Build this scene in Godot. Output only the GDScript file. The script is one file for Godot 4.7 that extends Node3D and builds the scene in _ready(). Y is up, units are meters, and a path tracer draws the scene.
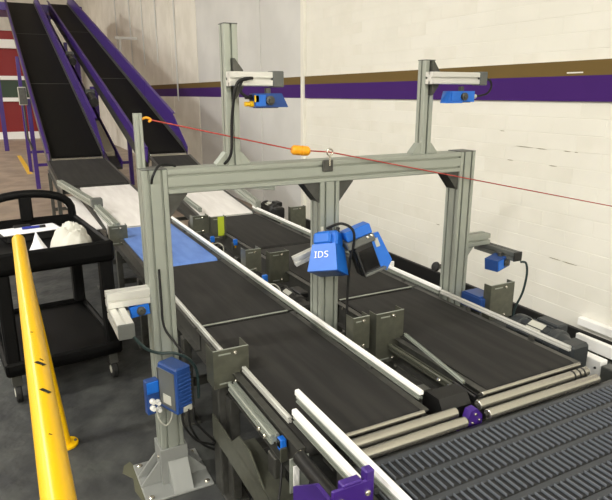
extends Node3D

# ---------------------------------------------------------------- mesh builder
class B:
	var v := PackedVector3Array()
	var n := PackedVector3Array()
	var uv := PackedVector2Array()

	func tri3(a: Vector3, b: Vector3, c: Vector3, na: Vector3, nb: Vector3, nc: Vector3) -> void:
		var g := (b - a).cross(c - a)
		if g.dot(na + nb + nc) > 0.0:
			v.append_array([a, c, b]); n.append_array([na, nc, nb])
		else:
			v.append_array([a, b, c]); n.append_array([na, nb, nc])

	func tri(a: Vector3, b: Vector3, c: Vector3, nn: Vector3) -> void:
		tri3(a, b, c, nn, nn, nn)

	func quad(a: Vector3, b: Vector3, c: Vector3, d: Vector3, nn: Vector3) -> void:
		tri(a, b, c, nn); tri(a, c, d, nn)

	# box with chamfered edges
	func box(c: Vector3, s: Vector3, bev := 0.002, r := Basis.IDENTITY) -> B:
		var h := s * 0.5
		var e := minf(bev, minf(h.x, minf(h.y, h.z)) * 0.8)
		var pt := func(sx: int, sy: int, sz: int, ax: int) -> Vector3:
			var p := Vector3(sx * (h.x - e), sy * (h.y - e), sz * (h.z - e))
			if ax == 0: p.x = sx * h.x
			if ax == 1: p.y = sy * h.y
			if ax == 2: p.z = sz * h.z
			return c + r * p
		for s1 in [-1, 1]:
			quad(pt.call(s1, -1, -1, 0), pt.call(s1, 1, -1, 0), pt.call(s1, 1, 1, 0), pt.call(s1, -1, 1, 0), r * Vector3(s1, 0, 0))
			quad(pt.call(-1, s1, -1, 1), pt.call(1, s1, -1, 1), pt.call(1, s1, 1, 1), pt.call(-1, s1, 1, 1), r * Vector3(0, s1, 0))
			quad(pt.call(-1, -1, s1, 2), pt.call(1, -1, s1, 2), pt.call(1, 1, s1, 2), pt.call(-1, 1, s1, 2), r * Vector3(0, 0, s1))
		if e < 0.0004:
			return self
		for s1 in [-1, 1]:
			for s2 in [-1, 1]:
				quad(pt.call(s1, s2, -1, 0), pt.call(s1, s2, 1, 0), pt.call(s1, s2, 1, 1), pt.call(s1, s2, -1, 1), r * Vector3(s1, s2, 0).normalized())
				quad(pt.call(s1, -1, s2, 0), pt.call(s1, 1, s2, 0), pt.call(s1, 1, s2, 2), pt.call(s1, -1, s2, 2), r * Vector3(s1, 0, s2).normalized())
				quad(pt.call(-1, s1, s2, 1), pt.call(1, s1, s2, 1), pt.call(1, s1, s2, 2), pt.call(-1, s1, s2, 2), r * Vector3(0, s1, s2).normalized())
				for s3 in [-1, 1]:
					tri(pt.call(s1, s2, s3, 0), pt.call(s1, s2, s3, 1), pt.call(s1, s2, s3, 2), r * Vector3(s1, s2, s3).normalized())
		return self

	# polygon in the plane (u, w) pushed along e
	func prism(poly: PackedVector2Array, o: Vector3, u: Vector3, w: Vector3, e: Vector3, smooth := false) -> B:
		var k := poly.size()
		var area := 0.0
		for i in k:
			var a := poly[i]; var b := poly[(i + 1) % k]
			area += a.x * b.y - b.x * a.y
		var sg := 1.0 if area > 0.0 else -1.0
		var idx := Geometry2D.triangulate_polygon(poly)
		var en := e.normalized()
		for i in range(0, idx.size(), 3):
			var a := o + u * poly[idx[i]].x + w * poly[idx[i]].y
			var b := o + u * poly[idx[i + 1]].x + w * poly[idx[i + 1]].y
			var c := o + u * poly[idx[i + 2]].x + w * poly[idx[i + 2]].y
			tri(a, b, c, -en); tri(a + e, b + e, c + e, en)
		var ns: Array[Vector3] = []
		for i in k:
			var d := (poly[(i + 1) % k] - poly[i]).normalized() * sg
			ns.append((u * d.y - w * d.x).normalized())
		for i in k:
			var p := poly[i]; var q := poly[(i + 1) % k]
			var a := o + u * p.x + w * p.y
			var b := o + u * q.x + w * q.y
			var na := ns[i]; var nb := ns[i]
			if smooth:
				var before := ns[(i + k - 1) % k]; var after := ns[(i + 1) % k]
				if before.dot(ns[i]) > 0.6: na = (before + ns[i]).normalized()
				if after.dot(ns[i]) > 0.6: nb = (after + ns[i]).normalized()
			tri3(a, b, b + e, na, nb, nb); tri3(a, b + e, a + e, na, nb, na)
		return self

	# round bar through points
	func tube(pts: Array, r: float, seg := 8) -> B:
		var rings := []
		var up := Vector3(0.123, 0.97, 0.21).normalized()
		for i in pts.size():
			var p: Vector3 = pts[i]
			var d: Vector3
			if i == 0: d = pts[1] - pts[0]
			elif i == pts.size() - 1: d = pts[i] - pts[i - 1]
			else: d = (pts[i + 1] - pts[i]).normalized() + (pts[i] - pts[i - 1]).normalized()
			d = d.normalized()
			var s := d.cross(up)
			if s.length() < 0.05: s = d.cross(Vector3(1, 0, 0))
			s = s.normalized()
			up = s.cross(d).normalized()
			var ring := []
			for k in seg:
				var a := TAU * k / seg
				ring.append([p + (s * cos(a) + up * sin(a)) * r, s * cos(a) + up * sin(a)])
			rings.append(ring)
			if i == 0 or i == pts.size() - 1:
				var cn := -d if i == 0 else d
				for k in seg:
					tri(p, ring[k][0], ring[(k + 1) % seg][0], cn)
		for i in range(rings.size() - 1):
			for k in seg:
				var a = rings[i][k]; var b = rings[i][(k + 1) % seg]; var c = rings[i + 1][(k + 1) % seg]; var d2 = rings[i + 1][k]
				tri3(a[0], b[0], c[0], a[1], b[1], c[1]); tri3(a[0], c[0], d2[0], a[1], c[1], d2[1])
		return self

	# surface of revolution: rows of (radius, distance along the axis)
	func lathe(rows: Array, o: Vector3, axis: Vector3, seg := 16) -> B:
		var d := axis.normalized()
		var s := d.cross(Vector3(0, 1, 0))
		if s.length() < 0.1: s = d.cross(Vector3(1, 0, 0))
		s = s.normalized()
		var t := d.cross(s).normalized()
		for i in range(rows.size() - 1):
			var r0: float = rows[i][0]; var h0: float = rows[i][1]; var r1: float = rows[i + 1][0]; var h1: float = rows[i + 1][1]
			var slope := Vector2(h1 - h0, r0 - r1).normalized()
			for k in seg:
				var a := TAU * k / seg; var b := TAU * (k + 1) / seg
				var da := s * cos(a) + t * sin(a); var db := s * cos(b) + t * sin(b)
				var na := (da * slope.x + d * slope.y).normalized(); var nb := (db * slope.x + d * slope.y).normalized()
				var p0 := o + da * r0 + d * h0; var p1 := o + db * r0 + d * h0; var p2 := o + db * r1 + d * h1; var p3 := o + da * r1 + d * h1
				if r0 > 0.00001: tri3(p0, p1, p2, na, nb, nb)
				if r1 > 0.00001: tri3(p0, p2, p3, na, nb, na)
		return self

	func cyl(a: Vector3, b: Vector3, r: float, seg := 16, bev := 0.002) -> B:
		var l := (b - a).length()
		var e := minf(bev, minf(r, l) * 0.4)
		return lathe([[0.0, 0.0], [r - e, 0.0], [r, e], [r, l - e], [r - e, l], [0.0, l]], a, b - a, seg)

	func mesh(xf := Transform3D.IDENTITY) -> ArrayMesh:
		var vv := PackedVector3Array(); var nn := PackedVector3Array()
		vv.resize(v.size()); nn.resize(v.size())
		for i in v.size():
			vv[i] = xf * v[i]
			nn[i] = (xf.basis * n[i]).normalized()
		var arr := []
		arr.resize(Mesh.ARRAY_MAX)
		arr[Mesh.ARRAY_VERTEX] = vv
		arr[Mesh.ARRAY_NORMAL] = nn
		if uv.size() == v.size(): arr[Mesh.ARRAY_TEX_UV] = uv
		var m := ArrayMesh.new()
		m.add_surface_from_arrays(Mesh.PRIMITIVE_TRIANGLES, arr)
		return m

# ---------------------------------------------------------------- objects
var M := {}
var used := {}

func numbered(called: String) -> String:
	var k: int = used.get(called, 0)
	used[called] = k + 1
	return called if k == 0 else "%s_%03d" % [called, k]

func tag(o: Node, label: String, category: String, group := "") -> void:
	o.set_meta("label", label)
	o.set_meta("category", category)
	if group != "": o.set_meta("group", group)

func thing(called: String, label: String, category: String, at := Vector3.ZERO, turn := Vector3.ZERO, group := "") -> Node3D:
	var o := Node3D.new()
	o.name = numbered(called)
	add_child(o)
	o.position = at
	o.rotation_degrees = turn
	tag(o, label, category, group)
	return o

# a part whose points are given in the room's coordinates
func part(parent: Node3D, called: String, b: B, m: Material, label := "") -> MeshInstance3D:
	return lpart(parent, called, b, m, label, parent.global_transform.affine_inverse())

# a part whose points are given in the thing's own coordinates
func lpart(parent: Node3D, called: String, b: B, m: Material, label := "", xf := Transform3D.IDENTITY) -> MeshInstance3D:
	var o := MeshInstance3D.new()
	o.name = called
	o.mesh = b.mesh(xf)
	o.material_override = m
	o.cast_shadow = GeometryInstance3D.SHADOW_CASTING_SETTING_ON
	if label != "": o.set_meta("label", label)
	parent.add_child(o, true)
	return o

func setting(called: String, b: B, m: Material, label: String, category: String) -> MeshInstance3D:
	var o := lpart(self, called, b, m, label)
	o.set_meta("kind", "structure")
	o.set_meta("category", category)
	return o

func single(called: String, b: B, m: Material, label: String, category: String, group := "", at := Vector3.ZERO) -> MeshInstance3D:
	var o := lpart(self, numbered(called), b, m, "", Transform3D(Basis.IDENTITY, -at))
	o.position = at
	tag(o, label, category, group)
	return o

# ---------------------------------------------------------------- materials
func noise_image(size: int, freq: float, sd: int, oct := 4, ridged := false) -> Image:
	var f := FastNoiseLite.new()
	f.seed = sd
	f.noise_type = FastNoiseLite.TYPE_SIMPLEX_SMOOTH
	f.frequency = freq
	f.fractal_type = FastNoiseLite.FRACTAL_RIDGED if ridged else FastNoiseLite.FRACTAL_FBM
	f.fractal_octaves = oct
	return f.get_seamless_image(size, size)

func blend_tex(a: Color, b: Color, freq: float, sd: int, size := 256, low := 0.25, high := 0.75, oct := 4) -> ImageTexture:
	var im := noise_image(size, freq, sd, oct)
	var out := Image.create(size, size, true, Image.FORMAT_RGB8)
	for y in size:
		for x in size:
			var t := clampf((im.get_pixel(x, y).r - low) / (high - low), 0.0, 1.0)
			out.set_pixel(x, y, a.lerp(b, t))
	out.generate_mipmaps()
	return ImageTexture.create_from_image(out)

func bump_tex(freq: float, sd: int, strength: float, size := 256, oct := 4) -> ImageTexture:
	var im := noise_image(size, freq, sd, oct)
	im.convert(Image.FORMAT_RGBA8)
	im.bump_map_to_normal_map(strength)
	im.generate_mipmaps()
	return ImageTexture.create_from_image(im)

func mat(key: String, c: Color, rough: float, metal := 0.0) -> StandardMaterial3D:
	var m := StandardMaterial3D.new()
	m.resource_name = key
	m.albedo_color = c
	m.roughness = rough
	m.metallic = metal
	M[key] = m
	return m

func world_tex(m: StandardMaterial3D, tex: Texture2D, scale: Vector3, bump: Texture2D = null, amount := 0.5) -> void:
	m.albedo_color = Color.WHITE
	m.albedo_texture = tex
	m.uv1_triplanar = true
	m.uv1_world_triplanar = true
	m.uv1_scale = scale
	if bump:
		m.normal_enabled = true
		m.normal_texture = bump
		m.normal_scale = amount

func materials() -> void:
	var fine := bump_tex(0.05, 3, 4.0)
	var m := mat("wall_paint", Color.WHITE, 0.55)
	world_tex(m, blend_tex(Color(0.89, 0.882, 0.842), Color(0.908, 0.90, 0.864), 0.012, 11), Vector3(0.35, 0.35, 0.35))
	m = mat("wall_paint_chipped", Color.WHITE, 0.6)
	world_tex(m, blend_tex(Color(0.885, 0.875, 0.832), Color(0.905, 0.895, 0.857), 0.02, 12), Vector3(0.5, 0.5, 0.5))
	m = mat("panel_grey", Color.WHITE, 0.5)
	world_tex(m, blend_tex(Color(0.80, 0.80, 0.79), Color(0.84, 0.84, 0.83), 0.01, 13), Vector3(0.3, 0.3, 0.3))
	m = mat("panel_white", Color.WHITE, 0.55)
	world_tex(m, blend_tex(Color(0.86, 0.845, 0.80), Color(0.90, 0.885, 0.845), 0.015, 14), Vector3(0.4, 0.4, 0.4))
	mat("stripe_purple", Color(0.255, 0.125, 0.41), 0.6)
	mat("stripe_gold", Color(0.42, 0.345, 0.195), 0.6)
	m = mat("floor_dark", Color.WHITE, 0.5)
	world_tex(m, blend_tex(Color(0.23, 0.235, 0.236), Color(0.29, 0.295, 0.29), 0.02, 21), Vector3(0.7, 0.7, 0.7), fine, 0.2)
	m = mat("floor_concrete", Color.WHITE, 0.45)
	world_tex(m, blend_tex(Color(0.52, 0.46, 0.40), Color(0.62, 0.55, 0.48), 0.02, 22), Vector3(0.3, 0.3, 0.3), fine, 0.15)
	mat("ceiling_white", Color(0.8, 0.8, 0.78), 0.8)
	m = mat("aluminium", Color(0.62, 0.64, 0.605), 0.42, 0.45)
	m = mat("aluminium_bright", Color(0.82, 0.82, 0.80), 0.35, 0.4)
	m = mat("galvanised", Color.WHITE, 0.42, 0.55)
	world_tex(m, blend_tex(Color(0.30, 0.30, 0.285), Color(0.34, 0.34, 0.325), 0.05, 31), Vector3(1.2, 1.2, 1.2))
	m = mat("stainless", Color.WHITE, 0.38, 0.6)
	world_tex(m, blend_tex(Color(0.37, 0.375, 0.335), Color(0.40, 0.405, 0.36), 0.04, 32), Vector3(2, 2, 2))
	mat("chrome", Color(0.85, 0.83, 0.78), 0.22, 0.9)
	mat("roller_steel", Color(0.70, 0.69, 0.65), 0.26, 0.85)
	m = mat("belt_dark", Color.WHITE, 0.62)
	world_tex(m, blend_tex(Color(0.165, 0.163, 0.16), Color(0.20, 0.197, 0.19), 0.03, 41), Vector3(2.2, 2.2, 0.18))
	m = mat("belt_black", Color.WHITE, 0.6)
	world_tex(m, blend_tex(Color(0.025, 0.025, 0.024), Color(0.04, 0.04, 0.038), 0.03, 42), Vector3(1.5, 0.2, 0.2))
	m = mat("belt_white", Color.WHITE, 0.5)
	world_tex(m, blend_tex(Color(0.87, 0.855, 0.845), Color(0.91, 0.90, 0.89), 0.03, 43), Vector3(1.6, 1.6, 0.25))
	m = mat("belt_blue", Color.WHITE, 0.5)
	world_tex(m, blend_tex(Color(0.36, 0.50, 0.78), Color(0.41, 0.55, 0.82), 0.03, 44), Vector3(1.6, 1.6, 0.4))
	mat("link_grey", Color(0.11, 0.115, 0.125), 0.45)
	mat("link_band", Color(0.215, 0.23, 0.25), 0.4)
	mat("link_rib", Color(0.36, 0.38, 0.41), 0.35)
	mat("white_plastic", Color(0.95, 0.95, 0.94), 0.35)
	mat("scanner_blue", Color(0.10, 0.40, 0.78), 0.4)
	mat("scanner_navy", Color(0.08, 0.25, 0.52), 0.35)
	mat("box_blue", Color(0.13, 0.26, 0.50), 0.4)
	mat("black_plastic", Color(0.06, 0.06, 0.06), 0.5)
	mat("cart_black", Color(0.05, 0.05, 0.052), 0.55)
	mat("rubber", Color(0.05, 0.05, 0.05), 0.7)
	mat("glass_dark", Color(0.03, 0.03, 0.035), 0.08)
	mat("grey_plastic", Color(0.34, 0.35, 0.34), 0.5)
	mat("purple_paint", Color(0.24, 0.13, 0.47), 0.36, 0.1)
	mat("safety_yellow", Color(0.90, 0.71, 0.05), 0.3)
	mat("orange_plastic", Color(0.94, 0.64, 0.09), 0.4)
	mat("crack_tan", Color(0.58, 0.55, 0.47), 0.8)
	mat("cream_panel", Color(0.72, 0.68, 0.58), 0.55)
	mat("adhesive", Color(0.33, 0.33, 0.26), 0.85)
	mat("rope_red", Color(0.66, 0.26, 0.23), 0.7)
	mat("paper", Color(0.93, 0.93, 0.95), 0.8)
	mat("cloth", Color(0.79, 0.785, 0.75), 0.95)
	mat("pen_blue", Color(0.10, 0.16, 0.55), 0.4)
	mat("teal_cable", Color(0.12, 0.19, 0.19), 0.5)
	mat("motor_paint", Color(0.20, 0.215, 0.225), 0.42, 0.2)
	mat("red_paint", Color(0.50, 0.08, 0.09), 0.5)
	mat("green_dark", Color(0.16, 0.24, 0.17), 0.4)
	mat("lime", Color(0.66, 0.72, 0.16), 0.5)
	mat("foot_paint", Color(0.53, 0.54, 0.53), 0.5, 0.2)
	mat("label_grey", Color(0.70, 0.70, 0.66), 0.6)
	for key in ["stripe_purple", "stripe_gold", "belt_dark", "belt_black", "cart_black", "floor_dark"]:
		M[key].metallic_specular = 0.25
	var lamp := mat("lamp_glow", Color(1, 0.98, 0.92), 0.5)
	lamp.emission_enabled = true
	lamp.emission = Color(1.0, 0.97, 0.88)
	lamp.emission_energy_multiplier = 3.0

# ---------------------------------------------------------------- shapes used often
func slotted(w: float, h: float, nx: int, ny: int, sw: float, sd: float) -> PackedVector2Array:
	var out := PackedVector2Array()
	var sides := [[Vector2(-w / 2, -h / 2), Vector2(1, 0), w, nx], [Vector2(w / 2, -h / 2), Vector2(0, 1), h, ny], [Vector2(w / 2, h / 2), Vector2(-1, 0), w, nx], [Vector2(-w / 2, h / 2), Vector2(0, -1), h, ny]]
	for s in sides:
		var o: Vector2 = s[0]; var d: Vector2 = s[1]; var l: float = s[2]; var k: int = s[3]
		var inward := Vector2(-d.y, d.x)
		out.append(o + d * 0.003)
		for i in k:
			var c := l * (i + 0.5) / k
			out.append(o + d * (c - sw / 2)); out.append(o + d * (c - sw / 2) + inward * sd)
			out.append(o + d * (c + sw / 2) + inward * sd); out.append(o + d * (c + sw / 2))
		out.append(o + d * (l - 0.003))
	return out

func bar_y(b: B, x: float, z: float, y0: float, y1: float, w: float, d: float, n := 2) -> B:
	return b.prism(slotted(w, d, n, n, 0.010, 0.013), Vector3(x, y0, z), Vector3(1, 0, 0), Vector3(0, 0, 1), Vector3(0, y1 - y0, 0))

func bar_x(b: B, x0: float, x1: float, y: float, z: float, h: float, d: float, n := 2, nz := 2) -> B:
	return b.prism(slotted(d, h, nz, n, 0.010, 0.013), Vector3(x0, y, z), Vector3(0, 0, 1), Vector3(0, 1, 0), Vector3(x1 - x0, 0, 0))

func bar_z(b: B, z0: float, z1: float, x: float, y: float, w: float, h: float, n := 1, ny := 1) -> B:
	return b.prism(slotted(w, h, n, ny, 0.009, 0.008), Vector3(x, y, z0), Vector3(1, 0, 0), Vector3(0, 1, 0), Vector3(0, 0, z1 - z0))

# triangular corner bracket: corner point, two legs, thickness direction
func gusset(b: B, c: Vector3, a: Vector3, d: Vector3, t: Vector3) -> B:
	var u := a.normalized(); var w := d.normalized()
	return b.prism(PackedVector2Array([Vector2(0, 0), Vector2(a.length(), 0), Vector2(a.length(), 0.006), Vector2(0.006, d.length()), Vector2(0, d.length())]), c - t * 0.5, u, w, t)

func bolt(b: B, p: Vector3, d: Vector3, r := 0.008) -> B:
	return b.lathe([[r, 0.0], [r, 0.004], [r * 0.7, 0.007], [0.0, 0.0075]], p, d, 8)

func curve_pts(ctrl: Array, steps := 6) -> Array:
	var c := Curve3D.new()
	for i in ctrl.size():
		var p: Vector3 = ctrl[i]
		var t := Vector3.ZERO
		if i > 0 and i < ctrl.size() - 1: t = (ctrl[i + 1] - ctrl[i - 1]) / 6.0
		c.add_point(p, -t, t)
	var out := []
	for i in range(ctrl.size() - 1):
		for k in steps:
			out.append(c.sample(i, float(k) / steps))
	out.append(ctrl[-1])
	return out

func cable(called: String, label: String, ctrl: Array, r: float, m: Material, group := "") -> MeshInstance3D:
	return single(called, B.new().tube(curve_pts(ctrl), r, 7), m, label, "cable", group, ctrl[0])

# ---------------------------------------------------------------- builders
func high_bay(x: float, z: float, energy: float) -> void:
	var t := thing("ceiling_lamp", "white high bay lamp hanging below the warehouse ceiling", "lamp", Vector3(x, 6.6, z), Vector3.ZERO, "high bay lamps under the ceiling")
	lpart(t, "housing", B.new().box(Vector3(0, 0.06, 0), Vector3(1.3, 0.1, 0.5), 0.01), M.white_plastic)
	lpart(t, "diffuser", B.new().box(Vector3(0, 0.0, 0), Vector3(1.2, 0.02, 0.42), 0.004), M.lamp_glow)
	for sx in [-0.5, 0.5]:
		lpart(t, "hanger", B.new().tube([Vector3(sx, 0.1, 0), Vector3(sx, 1.4, 0)], 0.006, 6), M.galvanised)
	var l := AreaLight3D.new()
	l.name = "area_light"
	l.area_size = Vector2(1.2, 0.42)
	l.light_energy = energy
	l.light_color = Color(1.0, 0.985, 0.955)
	l.area_range = 40.0
	l.area_attenuation = 2.0
	l.shadow_enabled = true
	l.rotation_degrees = Vector3(-90, 0, 0)
	l.position = Vector3(0, -0.03, 0)
	t.add_child(l)

func fill_lamp(at: Vector3, energy: float) -> void:  # unseen lamp behind the camera, kept as front fill for the gantry
	var t := thing("fill_lamp", "unseen round fill lamp hanging behind the camera to light the gantry fronts", "lamp", at)
	lpart(t, "reflector", B.new().lathe([[0.06, 0.30], [0.10, 0.26], [0.14, 0.22], [0.10, 0.24], [0.06, 0.28]], Vector3.ZERO, Vector3.UP, 20), M.galvanised)
	lpart(t, "ballast_housing", B.new().cyl(Vector3(0, 0.28, 0), Vector3(0, 0.52, 0), 0.08, 18, 0.01), M.white_plastic)
	lpart(t, "hanger", B.new().tube([Vector3(0, 0.5, 0), Vector3(0, 8.0 - at.y, 0)], 0.008, 6), M.galvanised)
	lpart(t, "bulb", B.new().lathe([[0.0, -0.16], [0.06, -0.15], [0.10, -0.12], [0.14, -0.07], [0.155, 0.0], [0.14, 0.07], [0.10, 0.12], [0.06, 0.16], [0.05, 0.28], [0.0, 0.28]], Vector3.ZERO, Vector3.UP, 20), M.lamp_glow)
	var l := OmniLight3D.new()
	l.name = "bulb_light"
	l.light_energy = energy
	l.light_color = Color(1.0, 0.98, 0.94)
	l.light_size = 0.15
	l.omni_range = 60.0
	l.omni_attenuation = 2.0
	l.shadow_enabled = true
	t.add_child(l)

# flat piece of belt with rounded noses, between two (z, y) ends of its upper face
func belt_shape(x0: float, x1: float, far: Vector2, near: Vector2, thick: float) -> B:
	var a := Vector3(0, far.y, far.x); var b := Vector3(0, near.y, near.x)
	var d := (b - a).normalized()
	var up := Vector3(1, 0, 0).cross(d)
	if up.y < 0: up = -up
	var l := (b - a).length()
	var r := thick * 0.5
	var poly := PackedVector2Array()
	for i in 9:
		var t := PI / 2 + PI * i / 8.0
		poly.append(Vector2(r + cos(t) * r, -r + sin(t) * r))
	for i in 9:
		var t := -PI / 2 + PI * i / 8.0
		poly.append(Vector2(l - r + cos(t) * r, -r + sin(t) * r))
	return B.new().prism(poly, a + Vector3(x0, 0, 0), d, up, Vector3(x1 - x0, 0, 0), true)

func channel(x: float, side: float, far: Vector2, near: Vector2, top: float, h: float) -> B:
	var a := Vector3(x, far.y + top, far.x); var b := Vector3(x, near.y + top, near.x)
	var t := 0.004; var fl := 0.028 * side
	var poly := PackedVector2Array([Vector2(0, 0), Vector2(fl, 0), Vector2(fl, -t), Vector2(t * side, -t), Vector2(t * side, -h + t), Vector2(fl, -h + t), Vector2(fl, -h), Vector2(0, -h)])
	return B.new().prism(poly, a, Vector3(1, 0, 0), Vector3(0, 1, 0), b - a)

func conveyor(label: String, x0: float, x1: float, far: Vector2, near: Vector2, belt: Material, legs: Array, left_frame := 0.0) -> Node3D:
	var t := thing("belt_conveyor", label, "conveyor", Vector3((x0 + x1) / 2, 0, (far.x + near.x) / 2))
	part(t, "belt", belt_shape(x0, x1, far, near, 0.06), belt)
	part(t, "slider_bed", B.new().box(Vector3((x0 + x1) / 2, minf(far.y, near.y) - 0.082, (far.x + near.x) / 2), Vector3(x1 - x0, 0.03, absf(far.x - near.x) - 0.14)), M.galvanised)
	part(t, "side_frame", channel(x0 - 0.004, -1.0, far, near, -0.004, 0.12), M.galvanised)
	part(t, "side_frame", channel(x1 + 0.004, 1.0, far, near, -0.004, 0.12), M.galvanised)
	for e in [far, near]:
		var zc: float = e.x + (0.03 if e == far else -0.03)
		part(t, "end_pulley_shaft", B.new().cyl(Vector3(x0 - 0.012, e.y - 0.03, zc), Vector3(x1 + 0.012, e.y - 0.03, zc), 0.012, 10), M.chrome)
	for z in legs:
		for s in [-1.0, 1.0]:
			var x: float = (x0 - 0.024) if s < 0 else (x1 + 0.024)
			var f: float = (z - far.x) / (near.x - far.x)
			var top: float = lerpf(far.y, near.y, f) - 0.124
			var g := part(t, "leg", B.new().box(Vector3(x, top / 2, z), Vector3(0.04, top, 0.06), 0.003), M.galvanised)
			part(g, "foot", B.new().box(Vector3(x, 0.006, z), Vector3(0.09, 0.012, 0.1), 0.003), M.galvanised)
		part(t, "cross_brace", B.new().box(Vector3((x0 + x1) / 2, 0.22, z), Vector3(x1 - x0 + 0.02, 0.04, 0.03), 0.002), M.galvanised)
	return t

func plate(parent: Node3D, x0: float, x1: float, y0: float, y1: float, z: float, flange := 0.06, m: Material = null) -> MeshInstance3D:
	var w := x1 - x0
	var b := B.new()
	var t := 0.004
	b.prism(PackedVector2Array([Vector2(x0, z), Vector2(x1, z), Vector2(x1, z - flange), Vector2(x1 - t, z - flange), Vector2(x1 - t, z - t), Vector2(x0 + t, z - t), Vector2(x0 + t, z - flange), Vector2(x0, z - flange)]), Vector3(0, y0, 0), Vector3(1, 0, 0), Vector3(0, 0, 1), Vector3(0, y1 - y0, 0))
	var rim := B.new().box(Vector3((x0 + x1) / 2, y1 + 0.001, z - 0.002), Vector3(w, 0.003, 0.006), 0.001)
	var p := part(parent, "mounting_plate", b, M.stainless if m == null else m)
	part(p, "folded_rim", rim, M.aluminium)
	for yy in [y0 + 0.018, y1 - 0.018]:
		part(p, "slot", B.new().box(Vector3(x0 + w * 0.32, yy, z + 0.0005), Vector3(w * 0.34, 0.006, 0.003), 0.001), M.aluminium)
		part(p, "bolt", bolt(B.new(), Vector3(x0 + w * 0.62, yy, z), Vector3(0, 0, 1), 0.008), M.chrome)
	return p

func guide_rail(label: String, x: float, y: float, z0: float, z1: float, strip: Material, support := 0.019) -> Node3D:
	var t := thing("guide_rail", label, "rail", Vector3(x, 0, (z0 + z1) / 2))
	if strip == M.white_plastic:
		var poly := PackedVector2Array([Vector2(-0.008, 0.0), Vector2(0.008, 0.0), Vector2(0.008, 0.013), Vector2(0.005, 0.016), Vector2(-0.005, 0.016), Vector2(-0.008, 0.013)])
		part(t, "wear_strip", B.new().prism(poly, Vector3(x, y, z0), Vector3(1, 0, 0), Vector3(0, 1, 0), Vector3(0, 0, z1 - z0)), strip)
		part(t, "backing_profile", bar_z(B.new(), z0, z1 - 0.01, x + 0.004, y - 0.0125, 0.02, 0.025), M.aluminium)
	else:
		part(t, "rail_profile", B.new().prism(slotted(0.016, 0.024, 1, 1, 0.005, 0.004), Vector3(x, y - 0.004, z0), Vector3(1, 0, 0), Vector3(0, 1, 0), Vector3(0, 0, z1 - z0)), strip)
	var k := int(ceil(absf(z1 - z0) / 0.7)) if y > 0.63 else 0
	for i in k:
		var z := lerpf(z0, z1, (i + 0.5) / k)
		part(t, "rail_bracket", B.new().box(Vector3(x + 0.006, y - 0.025 - support / 2, z), Vector3(0.008, support, 0.03), 0.001), M.galvanised)
	return t

func incline(label: String, x0: float, x1: float, bottom: Vector2, top: Vector2, supports: Array) -> Node3D:
	var t := thing("incline_conveyor", label, "conveyor", Vector3((x0 + x1) / 2, 0, bottom.x))
	part(t, "belt", belt_shape(x0, x1, top, bottom, 0.1), M.belt_black)
	var d := Vector3(0, top.y - bottom.y, top.x - bottom.x)
	var a := Vector3(0, bottom.y, bottom.x)
	var dn := d.normalized(); var up := Vector3(0, -dn.z, dn.y)
	for s in [-1.0, 1.0]:
		var x: float = x0 - 0.01 if s < 0 else x1 + 0.01
		# inner skirt and outer purple guard in sections
		part(t, "belt_skirt", B.new().prism(PackedVector2Array([Vector2(0, -0.12), Vector2(d.length(), -0.12), Vector2(d.length(), 0.05), Vector2(0.25, 0.05), Vector2(0, 0.0)]), a + Vector3(x - 0.008, 0, 0), dn, up, Vector3(0.016, 0, 0)), M.galvanised)
		var lo := -0.12 if s < 0 else -0.08
		var hi := 0.07 if s < 0 else 0.27
		var k := 5
		for i in k:
			var l0 := d.length() * i / k + 0.006; var l1 := d.length() * (i + 1) / k - 0.006
			var poly := PackedVector2Array([Vector2(l0, lo), Vector2(l1, lo), Vector2(l1, hi), Vector2(l0, hi)])
			var cut := 0.0
			if i == 0 and s > 0:
				cut = 0.7
				poly = PackedVector2Array([Vector2(l0, lo), Vector2(l1, lo), Vector2(l1, hi), Vector2(l0 + cut, hi), Vector2(l0, 0.06)])
			var g := part(t, "side_guard", B.new().prism(poly, a + Vector3(x + s * 0.014 - 0.004, 0, 0), dn, up, Vector3(0.008, 0, 0)), M.purple_paint, "purple painted steel guard panel")
			part(g, "top_flange", B.new().prism(PackedVector2Array([Vector2(l0 + cut, hi - 0.008), Vector2(l1, hi - 0.008), Vector2(l1, hi + 0.002), Vector2(l0 + cut, hi + 0.002)]), a + Vector3(x + s * 0.014 + (0.0 if s > 0 else -0.035), 0, 0), dn, up, Vector3(0.035, 0, 0)), M.purple_paint)
		part(t, "under_frame", B.new().prism(PackedVector2Array([Vector2(0.1, -0.26), Vector2(d.length(), -0.26), Vector2(d.length(), -0.125), Vector2(0.1, -0.125)]), a + Vector3(x - 0.02, 0, 0), dn, up, Vector3(0.04, 0, 0)), M.galvanised)
	for f in [0.31, 0.66]:
		part(t, "belt_seam", B.new().box(a + d * f + up * 0.001 + Vector3((x0 + x1) / 2, 0, 0), Vector3(x1 - x0 - 0.01, 0.004, 0.02), 0.001, Basis(Vector3(1, 0, 0), up, -dn)), M.galvanised)
	part(t, "tail_roller", B.new().cyl(Vector3(x0, bottom.y - 0.05, bottom.x + 0.02), Vector3(x1, bottom.y - 0.05, bottom.x + 0.02), 0.04, 16), M.roller_steel)
	for z in supports:
		var y: float = lerpf(bottom.y, top.y, (z - bottom.x) / (top.x - bottom.x)) - 0.27
		for s in [-1.0, 1.0]:
			var x: float = x0 - 0.06 if s < 0 else x1 + 0.06
			part(t, "support_leg", B.new().box(Vector3(x, y / 2, z), Vector3(0.07, y, 0.07), 0.004), M.purple_paint)
		part(t, "support_brace", B.new().box(Vector3((x0 + x1) / 2, minf(0.42, y * 0.5), z), Vector3(x1 - x0 + 0.1, 0.05, 0.05), 0.003), M.purple_paint)
	return t

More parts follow.
